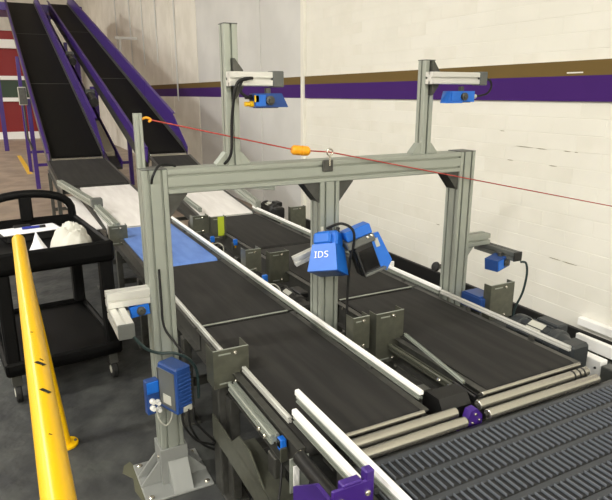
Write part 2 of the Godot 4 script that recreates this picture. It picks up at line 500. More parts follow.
# scanner head: local box hanging from a clamp, window facing down
func scanner_head(label: String, at: Vector3, turn: Vector3, s: Vector3, m: Material, slant: float, cover: Material) -> Node3D:
	var t := thing("barcode_scanner", label, "scanner", at, turn)
	var h := s * 0.5
	lpart(t, "housing", B.new().prism(PackedVector2Array([Vector2(-h.x, -h.y), Vector2(h.x + slant, -h.y), Vector2(h.x, h.y), Vector2(-h.x, h.y)]), Vector3(0, 0, -h.z), Vector3(1, 0, 0), Vector3(0, 1, 0), Vector3(0, 0, s.z)), m)
	lpart(t, "cover_plate", B.new().box(Vector3(-h.x * 0.55, 0, h.z + 0.002), Vector3(s.x * 0.36, s.y * 0.8, 0.004), 0.001), cover)
	lpart(t, "window", B.new().box(Vector3(0.0, -h.y - 0.001, 0), Vector3(s.x * 0.8, 0.004, s.z * 0.7), 0.001), M.glass_dark)
	var c := lpart(t, "clamp", B.new().lathe([[0.0, 0.0], [0.018, 0.0], [0.018, 0.012], [0.009, 0.014], [0.009, 0.02], [0.0, 0.02]], Vector3(h.x * 0.1, 0, h.z), Vector3(0, 0, 1), 14), M.galvanised)
	lpart(c, "clamp_bar", B.new().box(Vector3(h.x * 0.1, h.y + 0.006, h.z * 0.2), Vector3(0.02, 0.03, 0.02), 0.002), M.galvanised)
	return t

func connector(parent: Node3D, p: Vector3, d: Vector3, r: float, l: float, m: Material) -> void:
	lpart(parent, "connector", B.new().lathe([[0.0, 0.0], [r, 0.0], [r, l * 0.4], [r * 0.75, l * 0.45], [r * 0.75, l], [0.0, l]], p, d, 12), m)

func _ready() -> void:
	# --- camera
	var cam := Camera3D.new()
	cam.name = "camera"
	add_child(cam)
	cam.position = Vector3(0, 1.65, 0)
	cam.rotation_degrees = Vector3(-15.2, -27.4, 0)
	cam.fov = 46.8
	cam.near = 0.05
	cam.far = 100.0
	cam.current = true
	# --- environment
	var env := Environment.new()
	env.background_mode = Environment.BG_COLOR
	env.background_color = Color(0.02, 0.02, 0.02)
	env.tonemap_mode = Environment.TONE_MAPPER_LINEAR
	env.tonemap_exposure = 1.0
	env.sdfgi_enabled = true
	env.ssao_enabled = true
	env.ssil_enabled = true
	var we := WorldEnvironment.new()
	we.name = "world_environment"
	we.environment = env
	add_child(we)
	materials()
	for p in [[-11.0, 7.0], [-11.0, 1.0], [-11.0, -5.0], [-11.0, -12.0], [-11.0, -19.0], [-4.5, 8.0], [-4.5, 2.5], [-4.5, -3.0], [-4.5, -12.0], [-4.5, -20.0]]:
		high_bay(p[0], p[1], 40.0)
	fill_lamp(Vector3(-0.9, 6.4, 8.9), 42.0)
	structure()
	gantry()
	lanes()
	cross_belt()
	back_conveyors()
	scanners()
	side_gear()
	cart()
	guard_pipe()
	pull_cord()

# ---------------------------------------------------------------- the building
func structure() -> void:
	var fl := setting("floor", B.new().box(Vector3(-5.3, -0.1, 2.75), Vector3(17.6, 0.2, 18.9), 0.0), M.floor_dark, "dark grey painted warehouse floor around the conveyors", "floor")
	part(fl, "concrete_bay", B.new().box(Vector3(-5.3, -0.1, -16.6), Vector3(17.6, 0.2, 19.8), 0.0), M.floor_concrete, "bare tan concrete floor of the far bay")
	part(fl, "adhesive_patch", B.new().prism(PackedVector2Array([Vector2(0.315, -2.42), Vector2(0.345, -2.44), Vector2(0.365, -2.38), Vector2(0.36, -2.30), Vector2(0.385, -2.22), Vector2(0.39, -2.08), Vector2(0.36, -2.03), Vector2(0.345, -2.12), Vector2(0.325, -2.22), Vector2(0.335, -2.31), Vector2(0.30, -2.37)]), Vector3(0, -0.001, 0), Vector3(1, 0, 0), Vector3(0, 0, 1), Vector3(0, 0.003, 0)), M.adhesive, "dried yellowish adhesive left on the floor")
	setting("ceiling", B.new().box(Vector3(-5.3, 8.1, -7.1), Vector3(17.6, 0.2, 39.2), 0.0), M.ceiling_white, "white warehouse ceiling high above the conveyors", "ceiling")
	setting("wall_back", B.new().box(Vector3(-5.3, 4.0, -26.6), Vector3(17.6, 8.0, 0.2), 0.0), M.panel_white, "white end wall of the warehouse far behind the inclines", "wall")
	setting("wall_left", B.new().box(Vector3(-14.0, 4.0, -7.1), Vector3(0.2, 8.0, 39.2), 0.0), M.panel_white, "white side wall across the warehouse from the conveyors", "wall")
	setting("wall_front", B.new().box(Vector3(-5.3, 4.0, 12.3), Vector3(17.6, 8.0, 0.2), 0.0), M.panel_white, "white wall closing the warehouse opposite the far end wall", "wall")
	# right wall: painted block near, flat panels beyond
	var w := setting("wall_right", B.new().box(Vector3(3.4, 4.0, -7.1), Vector3(0.2, 8.0, 39.2), 0.0), M.wall_paint, "cream painted block wall with a purple and gold stripe", "wall")
	var rng := RandomNumberGenerator.new()
	rng.seed = 5
	var ch := 0.1055
	var y0 := 1.28 - ch * 11
	var whole := B.new().box(Vector3.ZERO, Vector3(0.02, ch - 0.004, 0.396), 0.0012).mesh()
	var half := B.new().box(Vector3.ZERO, Vector3(0.02, ch - 0.004, 0.196), 0.0012).mesh()
	for row in range(0, 25):
		var y := y0 + ch * (row + 0.5)
		var z := -6.36
		if row % 2 == 1:
			block(w, half, Vector3(3.3085 + rng.randf_range(-0.0004, 0.0004), y, z + 0.1), rng)
			z += 0.2
		while z < -1.9:
			block(w, whole, Vector3(3.3085 + rng.randf_range(-0.0004, 0.0004), y, z + 0.2), rng)
			z += 0.4
	# paint chips and cracks along joints
	for c in [[1.28, -2.98, 0.16], [1.278, -2.83, 0.09], [1.279, -2.62, 0.06], [1.278, -2.55, 0.03], [1.175, -3.1, 0.06], [1.172, -2.72, 0.07], [0.542, -2.62, 0.10], [0.540, -2.50, 0.12], [0.96, -3.7, 0.07], [0.54, -3.85, 0.05], [0.535, -3.76, 0.03], [0.53, -3.68, 0.02], [0.527, -3.62, 0.02], [1.38, -3.2, 0.05]]:
		part(w, "paint_crack", B.new().prism(PackedVector2Array([Vector2(-0.5, 0.001), Vector2(-0.2, -0.0022), Vector2(0.25, -0.0016), Vector2(0.5, 0.0), Vector2(0.1, 0.0022), Vector2(-0.25, 0.0026)]), Vector3(3.2955, c[0], c[1]), Vector3(0, 0, c[2]), Vector3(0, 1, 0), Vector3(0.004, 0, 0)), M.crack_tan)
	# block column edge and panels
	part(w, "corner_trim", B.new().box(Vector3(3.285, 4.0, -6.4), Vector3(0.05, 8.0, 0.07), 0.004), M.wall_paint)
	for p in [[-7.68, -6.44], [-10.55, -7.7]]:
		part(w, "wall_panel", B.new().box(Vector3(3.295, 4.0, (p[0] + p[1]) / 2), Vector3(0.02, 8.0, p[1] - p[0] - 0.008), 0.002), M.panel_grey)
	var z := -10.57
	for k in 9:
		part(w, "wall_panel", B.new().box(Vector3(3.293, 4.0, z - 0.86), Vector3(0.02, 8.0, 1.70), 0.004), M.panel_white)
		z -= 1.73
	for zz in [-11.9, -13.4, -14.7, -16.1, -18.0]:
		part(w, "conduit", B.new().cyl(Vector3(3.265, 1.5 if zz > -12.5 else 2.3, zz), Vector3(3.265, 7.9, zz), 0.016, 8), M.panel_grey)
	# stripes
	for s in [[1.59, 1.747, "purple_stripe", M.stripe_purple], [1.747, 1.832, "gold_stripe", M.stripe_gold]]:
		var a: float = s[0]; var b: float = s[1]
		var dy := 0.02
		var gold := 0.008 if s[2] == "gold_stripe" else 0.0
		part(w, s[2], B.new().prism(PackedVector2Array([Vector2(-0.5, a + 0.012), Vector2(-0.5, b + 0.012 + gold), Vector2(-26.4, b - dy * 1.6), Vector2(-26.4, a - dy * 1.6)]), Vector3(3.2825, 0, 0), Vector3(0, 0, 1), Vector3(0, 1, 0), Vector3(0.013, 0, 0)), s[3])
	part(w, "paint_chip", B.new().box(Vector3(3.282, 1.775, -2.62), Vector3(0.002, 0.008, 0.12), 0.0005), M.wall_paint)
	setting("baseboard_right", B.new().box(Vector3(3.285, 0.06, -3.2), Vector3(0.03, 0.12, 6.4), 0.004), M.black_plastic, "black rubber baseboard along the block wall", "baseboard")

func block(w: Node3D, m: Mesh, at: Vector3, rng: RandomNumberGenerator) -> void:
	var o := MeshInstance3D.new()
	o.name = "block"
	o.mesh = m
	o.material_override = M.wall_paint_chipped if rng.randf() < 0.25 else M.wall_paint
	o.position = at
	w.add_child(o, true)

# ---------------------------------------------------------------- scanner gantry
const GZ := -2.25
const GP := 0.097

func gantry() -> void:
	var t := thing("scanner_gantry", "aluminium profile gantry frame spanning both conveyor lanes", "frame", Vector3(1.25, 0, GZ))
	var xs := [0.497, 1.262, 2.052]
	var tops := [1.368, 1.272, 1.368]
	for i in 3:
		var p := part(t, "post", bar_y(B.new(), xs[i], GZ, 0.012, tops[i], GP, GP), M.aluminium)
		if i != 1:
			part(p, "post_cap", B.new().box(Vector3(xs[i], tops[i] + 0.002, GZ), Vector3(GP, 0.004, GP), 0.001), M.grey_plastic)
	part(t, "beam", bar_x(B.new(), xs[0] + GP / 2, xs[2] - GP / 2, 1.32, GZ, 0.096, GP), M.aluminium)
	# corner brackets under the beam
	for g in [[xs[0] + GP / 2, 1.0], [xs[1] - GP / 2, -1.0], [xs[1] + GP / 2, 1.0], [xs[2] - GP / 2, -1.0]]:
		var x: float = g[0]; var s: float = g[1]
		var k := part(t, "corner_bracket", gusset(B.new(), Vector3(x, 1.272, GZ + 0.035), Vector3(0.075 * s, 0, 0), Vector3(0, -0.09, 0), Vector3(0, 0, 0.006)), M.galvanised)
		part(k, "bracket_web", gusset(B.new(), Vector3(x, 1.272, GZ - 0.035), Vector3(0.075 * s, 0, 0), Vector3(0, -0.09, 0), Vector3(0, 0, 0.006)), M.galvanised)
		part(k, "bracket_face", B.new().prism(PackedVector2Array([Vector2(0.075 * s, 0), Vector2(0.070 * s, 0), Vector2(0, -0.084), Vector2(0, -0.09)]), Vector3(x, 1.272, GZ - 0.035), Vector3(1, 0, 0), Vector3(0, 1, 0), Vector3(0, 0, 0.07)), M.galvanised)
	# foot plates
	for i in 3:
		var x: float = xs[i]
		var f := part(t, "foot_plate", B.new().box(Vector3(x, 0.006, GZ), Vector3(0.29, 0.012, 0.29), 0.003), M.foot_paint)
		if i == 0:
			for s in [-1.0, 1.0]:
				part(f, "sleeve_plate", B.new().box(Vector3(x, 0.095, GZ + s * (GP / 2 + 0.005)), Vector3(GP + 0.02, 0.165, 0.009), 0.001), M.foot_paint)
				part(f, "sleeve_plate", B.new().box(Vector3(x + s * (GP / 2 + 0.005), 0.095, GZ), Vector3(0.009, 0.165, GP), 0.001), M.foot_paint)
				part(f, "rib", gusset(B.new(), Vector3(x + s * (GP / 2 + 0.01), 0.012, GZ + 0.03), Vector3(0.085 * s, 0, 0), Vector3(0, 0.1, 0), Vector3(0, 0, 0.008)), M.foot_paint)
				part(f, "rib", gusset(B.new(), Vector3(x + s * (GP / 2 + 0.01), 0.012, GZ - 0.04), Vector3(0.085 * s, 0, 0), Vector3(0, 0.1, 0), Vector3(0, 0, 0.008)), M.foot_paint)
				part(f, "bolt", bolt(B.new(), Vector3(x + s * 0.12, 0.012, GZ + 0.12), Vector3(0, 1, 0), 0.013), M.chrome)
				part(f, "bolt", bolt(B.new(), Vector3(x + s * 0.12, 0.012, GZ - 0.12), Vector3(0, 1, 0), 0.013), M.chrome)
			# broad slanting web on the face
			part(f, "slanting_web", B.new().prism(PackedVector2Array([Vector2(GZ + 0.058, 0.012), Vector2(GZ + 0.14, 0.012), Vector2(GZ + 0.134, 0.02), Vector2(GZ + 0.062, 0.12), Vector2(GZ + 0.058, 0.12)]), Vector3(x - 0.03, 0, 0), Vector3(0, 0, 1), Vector3(0, 1, 0), Vector3(0.085, 0, 0)), M.foot_paint)
			for yy in [0.06, 0.13]:
				part(f, "bolt", bolt(B.new(), Vector3(x - GP / 2 - 0.01, yy, GZ + 0.02), Vector3(-1, 0, 0), 0.008), M.chrome)
	# slim pole for the pull cord
	var pole := part(t, "cord_pole", B.new().prism(slotted(0.03, 0.03, 1, 1, 0.006, 0.006), Vector3(0.462, 1.372, GZ - 0.02), Vector3(1, 0, 0), Vector3(0, 0, 1), Vector3(0, 0.205, 0)), M.aluminium)
	part(pole, "cord_hook", B.new().tube(curve_pts([Vector3(0.477, 1.555, GZ - 0.018), Vector3(0.495, 1.56, GZ - 0.015), Vector3(0.51, 1.552, GZ - 0.012), Vector3(0.50, 1.545, GZ - 0.01)]), 0.005, 6), M.orange_plastic)
	# upper uprights and arms
	for u in [[0.826, 1.905, 0.80, 0.975], [1.80, 1.795, 1.772, 2.055]]:
		var x: float = u[0]
		var up := part(t, "upright", bar_y(B.new(), x, GZ, 1.3685, u[1], 0.056, 0.056, 1), M.aluminium)
		part(up, "upright_cap", B.new().box(Vector3(x, u[1] + 0.002, GZ), Vector3(0.058, 0.004, 0.058), 0.001), M.grey_plastic)
		for s in [-1.0, 1.0]:
			part(up, "corner_bracket", gusset(B.new(), Vector3(x + s * 0.028, 1.369, GZ), Vector3(0.045 * s, 0, 0), Vector3(0, 0.05, 0), Vector3(0, 0, 0.045)), M.aluminium)
		var ay := 1.703 if x < 1.0 else 1.717
		var arm := part(t, "scanner_arm", bar_x(B.new(), u[2], u[3], ay, GZ + 0.058, 0.054, 0.052, 1, 1), M.aluminium_bright)
		part(arm, "arm_cap", B.new().box(Vector3(u[3] + 0.024, ay, GZ + 0.058), Vector3(0.048, 0.062, 0.058), 0.003), M.grey_plastic, "dark grey end cap of the arm")
		part(arm, "corner_bracket", gusset(B.new(), Vector3(x + 0.0, ay + 0.027, GZ + 0.033), Vector3(0.04, 0, 0), Vector3(0, 0.05, 0), Vector3(0, 0, 0.03)), M.galvanised)
		part(arm, "corner_bracket", gusset(B.new(), Vector3(x + 0.0, ay - 0.027, GZ + 0.033), Vector3(0.04, 0, 0), Vector3(0, -0.05, 0), Vector3(0, 0, 0.03)), M.galvanised)
	# low arm on the outer side of the left post
	var la := part(t, "scanner_arm", bar_x(B.new(), 0.285, 0.448, 0.872, GZ + 0.01, 0.062, 0.06, 1, 1), M.aluminium_bright)
	part(la, "cross_arm", bar_z(B.new(), GZ - 0.02, GZ + 0.215, 0.318, 0.812, 0.06, 0.058), M.aluminium_bright)
	part(la, "arm_cap", B.new().box(Vector3(0.318, 0.812, GZ + 0.219), Vector3(0.06, 0.058, 0.008), 0.002), M.grey_plastic)
	# low arm on the outer side of the right post
	var ra := part(t, "scanner_arm", bar_x(B.new(), 2.10, 2.262, 0.895, GZ, 0.06, 0.07, 1, 1), M.aluminium)
	part(ra, "cross_arm", bar_z(B.new(), GZ - 0.06, GZ + 0.22, 2.27, 0.842, 0.055, 0.046), M.grey_plastic)
	part(ra, "arm_cap", B.new().box(Vector3(2.27, 0.842, GZ + 0.224), Vector3(0.055, 0.048, 0.008), 0.002), M.black_plastic)
	part(ra, "corner_bracket", gusset(B.new(), Vector3(2.101, 0.872, GZ), Vector3(0.06, 0, 0), Vector3(0, -0.07, 0), Vector3(0, 0, 0.05)), M.aluminium)
	# arms carrying the two heads between the lanes
	part(t, "scanner_arm", bar_z2(Vector3(1.12, 0.905, GZ - 0.03), Vector3(1.222, 0.945, GZ - 0.01), 0.04, 0.045), M.aluminium_bright)
	part(t, "scanner_arm", bar_x(B.new(), 1.304, 1.40, 1.0, GZ + 0.01, 0.05, 0.05, 1, 1), M.aluminium)
	# eye bolt on the beam
	var eb := part(t, "eye_bolt_bracket", B.new().box(Vector3(1.245, 1.345, GZ + GP / 2 + 0.006), Vector3(0.05, 0.05, 0.01), 0.002), M.galvanised)
	part(eb, "eye_bolt", B.new().tube([Vector3(1.25, 1.345, GZ + GP / 2 + 0.014), Vector3(1.25, 1.39, GZ + GP / 2 + 0.014)], 0.004, 6).tube(ring_pts(Vector3(1.25, 1.404, GZ + GP / 2 + 0.014), 0.014), 0.004, 6), M.chrome)

func ring_pts(c: Vector3, r: float) -> Array:
	var out := []
	for i in 17:
		out.append(c + Vector3(cos(TAU * i / 16.0), sin(TAU * i / 16.0), 0.0) * r)
	return out

# ---------------------------------------------------------------- the two lanes
func lanes() -> void:
	var y := 0.6
	# lane beside the cart
	var c := conveyor("white belt conveyor narrowing towards the blue belt", 0.66, 1.165, Vector2(-6.42, 0.70), Vector2(-4.74, 0.605), M.belt_white, [-6.0, -5.1])
	part(c, "side_guide", bar_z2(Vector3(0.475, 0.755, -6.45), Vector3(0.655, 0.72, -5.2), 0.055, 0.06), M.aluminium)
	part(c, "side_guide", bar_z2(Vector3(0.655, 0.70, -5.2), Vector3(0.70, 0.66, -4.5), 0.05, 0.06), M.aluminium)
	part(c, "guide_joint", B.new().box(Vector3(0.66, 0.74, -5.2), Vector3(0.09, 0.07, 0.09), 0.004), M.grey_plastic)
	part(c, "belt_wing", B.new().prism(PackedVector2Array([Vector2(0.46, -6.42), Vector2(0.625, -6.42), Vector2(0.625, -4.75), Vector2(0.56, -4.75), Vector2(0.47, -5.6)]), Vector3(0, 0.60, 0), Vector3(1, 0, 0), Vector3(0, 0, 1), Vector3(0, 0.01, 0)), M.belt_white)
	c = conveyor("blue belt conveyor between white belt and dark belts", 0.72, 1.165, Vector2(-4.72, y), Vector2(-3.51, y), M.belt_blue, [-4.5, -3.7])
	plate(c, 0.62, 0.75, 0.55, 0.70, -4.35, 0.07)
	c = conveyor("dark grey belt conveyor right after the blue belt", 0.72, 1.165, Vector2(-3.49, y), Vector2(-2.46, y), M.belt_dark, [-3.3, -2.65])
	plate(c, 1.20, 1.30, 0.61, 0.75, -3.095, 0.08)
	c = conveyor("dark grey belt conveyor between the blue control box and steel rollers", 0.72, 1.165, Vector2(-2.44, y), Vector2(-1.385, y), M.belt_dark, [-1.99, -1.56])
	plate(c, 0.612, 0.757, 0.542, 0.70, -1.95, 0.09)
	plate(c, 1.232, 1.315, 0.575, 0.725, -1.938, 0.06)
	near_side_gear(c)
	# lane beside the wall
	c = conveyor("white belt conveyor feeding the lane next to the wall", 1.475, 1.945, Vector2(-6.3, 0.76), Vector2(-4.80, 0.605), M.belt_white, [-6.0, -5.1])
	part(c, "side_guide", bar_z2(Vector3(1.40, 0.80, -6.1), Vector3(1.47, 0.66, -4.85), 0.03, 0.04), M.aluminium)
	part(c, "side_guide", bar_z2(Vector3(2.03, 0.84, -6.2), Vector3(1.98, 0.68, -4.75), 0.05, 0.06), M.aluminium)
	part(c, "side_guide", bar_z2(Vector3(2.03, 0.76, -5.4), Vector3(2.35, 0.74, -5.2), 0.04, 0.04), M.aluminium)
	c = conveyor("dark belt conveyor behind the two hanging scanner heads", 1.475, 1.945, Vector2(-4.78, y), Vector2(-3.63, y), M.belt_dark, [-4.5, -3.9])
	plate(c, 1.22, 1.345, 0.60, 0.74, -4.233, 0.08)
	var pl := plate(c, 1.35, 1.47, 0.55, 0.73, -4.185, 0.06)
	part(pl, "reflector", B.new().box(Vector3(1.425, 0.655, -4.178), Vector3(0.05, 0.15, 0.006), 0.001), M.lime, "yellow green reflective strip")
	plate(c, 2.18, 2.33, 0.49, 0.68, -4.5, 0.05)
	c = conveyor("dark belt conveyor passing under the gantry near the wall", 1.475, 1.945, Vector2(-3.61, y), Vector2(-2.47, y), M.belt_dark, [-3.3, -2.7])
	plate(c, 1.34, 1.466, 0.53, 0.725, -3.055, 0.06)
	part(c, "white_tab", B.new().box(Vector3(2.0, 0.64, -2.74), Vector3(0.04, 0.055, 0.012), 0.002), M.white_plastic)
	c = conveyor("dark belt conveyor next to the grey gear motor", 1.475, 1.945, Vector2(-2.45, y), Vector2(-1.385, y), M.belt_dark, [-1.99, -1.56])
	plate(c, 1.345, 1.49, 0.49, 0.725, -1.93, 0.06)
	plate(c, 2.09, 2.25, 0.53, 0.715, -2.01, 0.05)
	part(c, "side_arm", bar_z2(Vector3(1.49, 0.612, -1.915), Vector3(1.415, 0.612, -1.455), 0.014, 0.016), M.aluminium)
	part(c, "side_arm", bar_z2(Vector3(1.42, 0.565, -1.925), Vector3(1.42, 0.565, -1.49), 0.026, 0.03), M.stainless)
	for z in [-1.52, -1.58]:
		part(c, "bolt", bolt(B.new(), Vector3(1.405, 0.566, z), Vector3(-0.6, 0.8, 0), 0.009), M.chrome)
	part(c, "drive_cover", B.new().prism(PackedVector2Array([Vector2(-0.055, -0.05), Vector2(0.055, -0.05), Vector2(0.055, 0.0), Vector2(0.03, 0.036), Vector2(-0.035, 0.036), Vector2(-0.055, 0.02)]), Vector3(1.245, 0.58, -1.425), Vector3(0, 0, 1), Vector3(0, 1, 0), Vector3(0.13, 0, 0)), M.black_plastic, "black moulded drive cover")
	part(c, "cover_arm", bar_z2(Vector3(1.392, 0.60, -1.48), Vector3(1.398, 0.59, -1.37), 0.02, 0.03), M.black_plastic)
	# thin light plates bridging the gaps between belts
	for g in [[0.72, 1.165, -2.45, "two dark belts of the lane beside the cart"], [1.475, 1.945, -2.46, "two dark belts next to the gear motor"], [0.72, 1.165, -4.73, "the white and the blue belt"], [1.475, 1.945, -4.79, "the white and the dark belt near the wall"]]:
		single("transfer_strip", B.new().box(Vector3((g[0] + g[1]) / 2, 0.6005, g[2]), Vector3(g[1] - g[0], 0.003, 0.014), 0.001), M.aluminium, "thin bright metal strip bridging " + g[3], "strip", "strips between belts", Vector3((g[0] + g[1]) / 2, 0.599, g[2]))
	guide_rail("long white guide rail along the lane beside the cart", 1.185, 0.64, -4.72, -1.415, M.white_plastic)
	guide_rail("long white guide rail along the lane beside the wall", 1.968, 0.64, -4.85, -2.25, M.white_plastic)
	guide_rail("silver guide rail beside the gear motor", 1.968, 0.64, -2.24, -1.44, M.aluminium_bright)
	guide_rail("short silver guide rail running into a steel mounting plate", 0.706, 0.614, -3.2, -1.97, M.aluminium_bright, 0.05)
	guide_rail("silver guide rail leaving the steel plate towards the purple bracket", 0.728, 0.618, -1.93, -1.52, M.aluminium_bright, 0.03)

func bar_z2(a: Vector3, b: Vector3, w: float, h: float) -> B:
	var d := (b - a).normalized()
	var s := d.cross(Vector3.UP).normalized()
	var u := s.cross(d).normalized()
	return B.new().prism(slotted(w, h, 1, 1, 0.008, 0.008), a, s, u, b - a)

func near_side_gear(c: Node3D) -> void:
	# aluminium side profile and sheet steel stand below the near belt
	part(c, "side_profile", bar_z(B.new(), -1.93, -1.53, 0.678, 0.552, 0.034, 0.034), M.aluminium)
	for z in [-1.62, -1.57]:
		part(c, "bolt", bolt(B.new(), Vector3(0.661, 0.545, z), Vector3(-1, 0, 0), 0.01), M.chrome)
	part(c, "stand_plate", B.new().prism(PackedVector2Array([Vector2(-2.02, 0.30), Vector2(-1.45, 0.30), Vector2(-1.30, 0.36), Vector2(-1.30, 0.40), Vector2(-1.50, 0.40), Vector2(-1.62, 0.47), Vector2(-1.72, 0.47), Vector2(-1.80, 0.40), Vector2(-2.02, 0.40)]), Vector3(0.62, 0, 0), Vector3(0, 0, 1), Vector3(0, 1, 0), Vector3(0.006, 0, 0)), M.stainless)
	part(c, "stand_shelf", B.new().box(Vector3(0.665, 0.395, -1.58), Vector3(0.09, 0.005, 0.42), 0.001), M.stainless)
	part(c, "stand_box", B.new().box(Vector3(0.70, 0.15, -1.42), Vector3(0.10, 0.3, 0.3), 0.004), M.galvanised)
	part(c, "wide_leg", B.new().box(Vector3(0.678, 0.27, -2.06), Vector3(0.06, 0.54, 0.09), 0.004), M.galvanised)
	part(c, "white_label", B.new().box(Vector3(0.668, 0.525, -1.352), Vector3(0.02, 0.085, 0.004), 0.001), M.white_plastic)
	part(c, "label_bracket", B.new().box(Vector3(0.682, 0.53, -1.36), Vector3(0.065, 0.12, 0.005), 0.001), M.aluminium)

# ---------------------------------------------------------------- wide modular belt across the lane ends
func cross_belt() -> void:
	var t := thing("modular_belt_conveyor", "wide grey modular plastic belt conveyor with ribbed links", "conveyor", Vector3(1.5, 0, -0.8))
	var x0 := 0.80; var x1 := 2.45
	var pitch := 0.10
	var link := B.new()
	var rows := 10
	var zf := -1.25
	var ribs := B.new()
	link.box(Vector3(0, -0.012, 0), Vector3(x1 - x0, 0.024, pitch - 0.004), 0.004)
	var hinge := B.new().box(Vector3(0, 0.001, -pitch * 0.36), Vector3(x1 - x0, 0.008, pitch * 0.22), 0.003)
	var k := int((x1 - x0) / 0.0255)
	for i in k:
		var x := -(x1 - x0) / 2 + 0.0255 * (i + 0.5)
		ribs.box(Vector3(x, 0.003, pitch * 0.11), Vector3(0.0035, 0.010, pitch * 0.72), 0.001)
	var lm := link.mesh(); var rm := ribs.mesh(); var hm := hinge.mesh()
	for r in rows:
		var o := MeshInstance3D.new()
		o.name = "belt_link"
		o.mesh = lm; o.material_override = M.link_grey
		t.add_child(o, true)
		o.global_position = Vector3((x0 + x1) / 2, 0.575, zf + pitch * (r + 0.5))
		var h := MeshInstance3D.new()
		h.name = "link_hinge"
		h.mesh = hm; h.material_override = M.link_band
		o.add_child(h, true)
		var q := MeshInstance3D.new()
		q.name = "link_ribs"
		q.mesh = rm; q.material_override = M.link_rib
		q.set_meta("kind", "stuff")
		o.add_child(q, true)
	# rounded nose where the links turn under
	part(t, "nose_links", B.new().lathe([[0.0, 0.0], [0.05, 0.0], [0.05, x1 - x0], [0.0, x1 - x0]], Vector3(x0, 0.525, zf + 0.006), Vector3(1, 0, 0), 20), M.link_grey)
	part(t, "return_belt", B.new().box(Vector3((x0 + x1) / 2, 0.475, zf + 0.5), Vector3(x1 - x0, 0.02, 1.0), 0.004), M.link_grey)
	for s in [x0 - 0.02, x1 + 0.02]:
		part(t, "side_frame", B.new().box(Vector3(s, 0.52, zf + 0.5), Vector3(0.03, 0.12, 1.06), 0.003), M.galvanised)
		for z in [-1.0, -0.4]:
			part(t, "leg", B.new().box(Vector3(s, 0.23, z), Vector3(0.05, 0.46, 0.06), 0.003), M.galvanised)
	# rollers between lanes and wide belt
	var g := 0
	for lane in [[0.83, 1.275], [1.375, 1.945]]:
		var a: float = lane[0]; var b: float = lane[1]
		var l2 := "beside the purple guide bracket" if g == 0 else "next to the wall"
		for r in [[-1.372, 0.602, 0.008], [-1.338, 0.588, 0.018], [-1.29, 0.578, 0.018]]:
			var z: float = r[0]; var y: float = r[1]; var rad: float = r[2]
			if rad < 0.012:
				a = lane[0] if g == 0 else 1.425
				b = 1.165 if g == 0 else lane[1]
			else:
				a = lane[0]
				b = lane[1]
			var q := thing("transfer_roller", ("thin bright nose bar at the belt end " if rad < 0.012 else ("brushed steel transfer roller close to the dark belt " if z < -1.3 else "brushed steel transfer roller close to the ribbed belt ")) + l2, "roller", Vector3(a, y, z))
			part(q, "roller_tube", B.new().cyl(Vector3(a, y, z), Vector3(b, y, z), rad, 18), M.roller_steel)
			for x in [a - 0.012, b]:
				part(q, "axle", B.new().cyl(Vector3(x, y, z), Vector3(x + 0.012, y, z), rad * 0.45, 10), M.black_plastic)
			if rad > 0.012 and z < -1.3 and g == 1:
				for x in [b - 0.06, b - 0.09, b - 0.035]:
					part(q, "groove_ring", B.new().cyl(Vector3(x, y, z), Vector3(x + 0.008, y, z), rad + 0.001, 18, 0.0005), M.black_plastic)
		g += 1
	var p := thing("roller_bracket", "small purple roller bracket between the two lane ends", "bracket", Vector3(1.325, 0.54, -1.29))
	part(p, "bracket_plate", B.new().prism(PackedVector2Array([Vector2(-0.03, -0.05), Vector2(0.03, -0.05), Vector2(0.032, 0.005), Vector2(0.006, 0.034), Vector2(-0.022, 0.03), Vector2(-0.032, 0.0)]), Vector3(1.325, 0.575, -1.325), Vector3(1, 0, 0), Vector3(0, 1, 0), Vector3(0, 0, 0.03)), M.purple_paint)
	for q in [Vector3(1.31, 0.562, -1.295), Vector3(1.341, 0.566, -1.295), Vector3(1.322, 0.592, -1.295)]:
		part(p, "bolt", bolt(B.new(), q, Vector3(0, 0, 1), 0.005), M.chrome)
	part(p, "bracket_foot", B.new().box(Vector3(1.325, 0.515, -1.325), Vector3(0.07, 0.02, 0.06), 0.003), M.purple_paint)
	# twin white rails with their purple bracket
	var w := thing("end_guide", "pair of white guide rails held by a purple end bracket", "rail", Vector3(0.73, 0.4, -1.1))
	for r in [[0.735, -1.50, -1.085], [0.80, -1.61, -0.62]]:
		var poly := PackedVector2Array([Vector2(-0.009, 0.0), Vector2(0.009, 0.0), Vector2(0.009, 0.016), Vector2(0.006, 0.019), Vector2(-0.006, 0.019), Vector2(-0.009, 0.016)])
		var st := part(w, "white_strip", B.new().prism(poly, Vector3(r[0], 0.645, r[1]), Vector3(1, 0, 0), Vector3(0, 1, 0), Vector3(0, 0, r[2] - r[1])), M.white_plastic)
		part(st, "strip_profile", bar_z(B.new(), r[1] + 0.01, r[2] - 0.005, r[0], 0.632, 0.02, 0.026), M.aluminium)
	part(w, "end_plate", B.new().box(Vector3(0.693, 0.598, -1.075), Vector3(0.128, 0.17, 0.01), 0.004), M.purple_paint)
	part(w, "end_hood", B.new().prism(PackedVector2Array([Vector2(-1.28, 0.46), Vector2(-1.08, 0.46), Vector2(-1.08, 0.655), Vector2(-1.15, 0.655), Vector2(-1.28, 0.56)]), Vector3(0.622, 0, 0), Vector3(0, 0, 1), Vector3(0, 1, 0), Vector3(0.012, 0, 0)), M.purple_paint)
	part(w, "top_tab", B.new().box(Vector3(0.744, 0.682, -1.085), Vector3(0.028, 0.05, 0.028), 0.004), M.purple_paint)
	part(w, "top_tab", B.new().box(Vector3(0.69, 0.672, -1.085), Vector3(0.06, 0.035, 0.028), 0.004), M.purple_paint)
	for x in [0.655, 0.735]:
		part(w, "bolt", bolt(B.new(), Vector3(x, 0.645, -1.07), Vector3(0, 0, 1), 0.009), M.chrome)
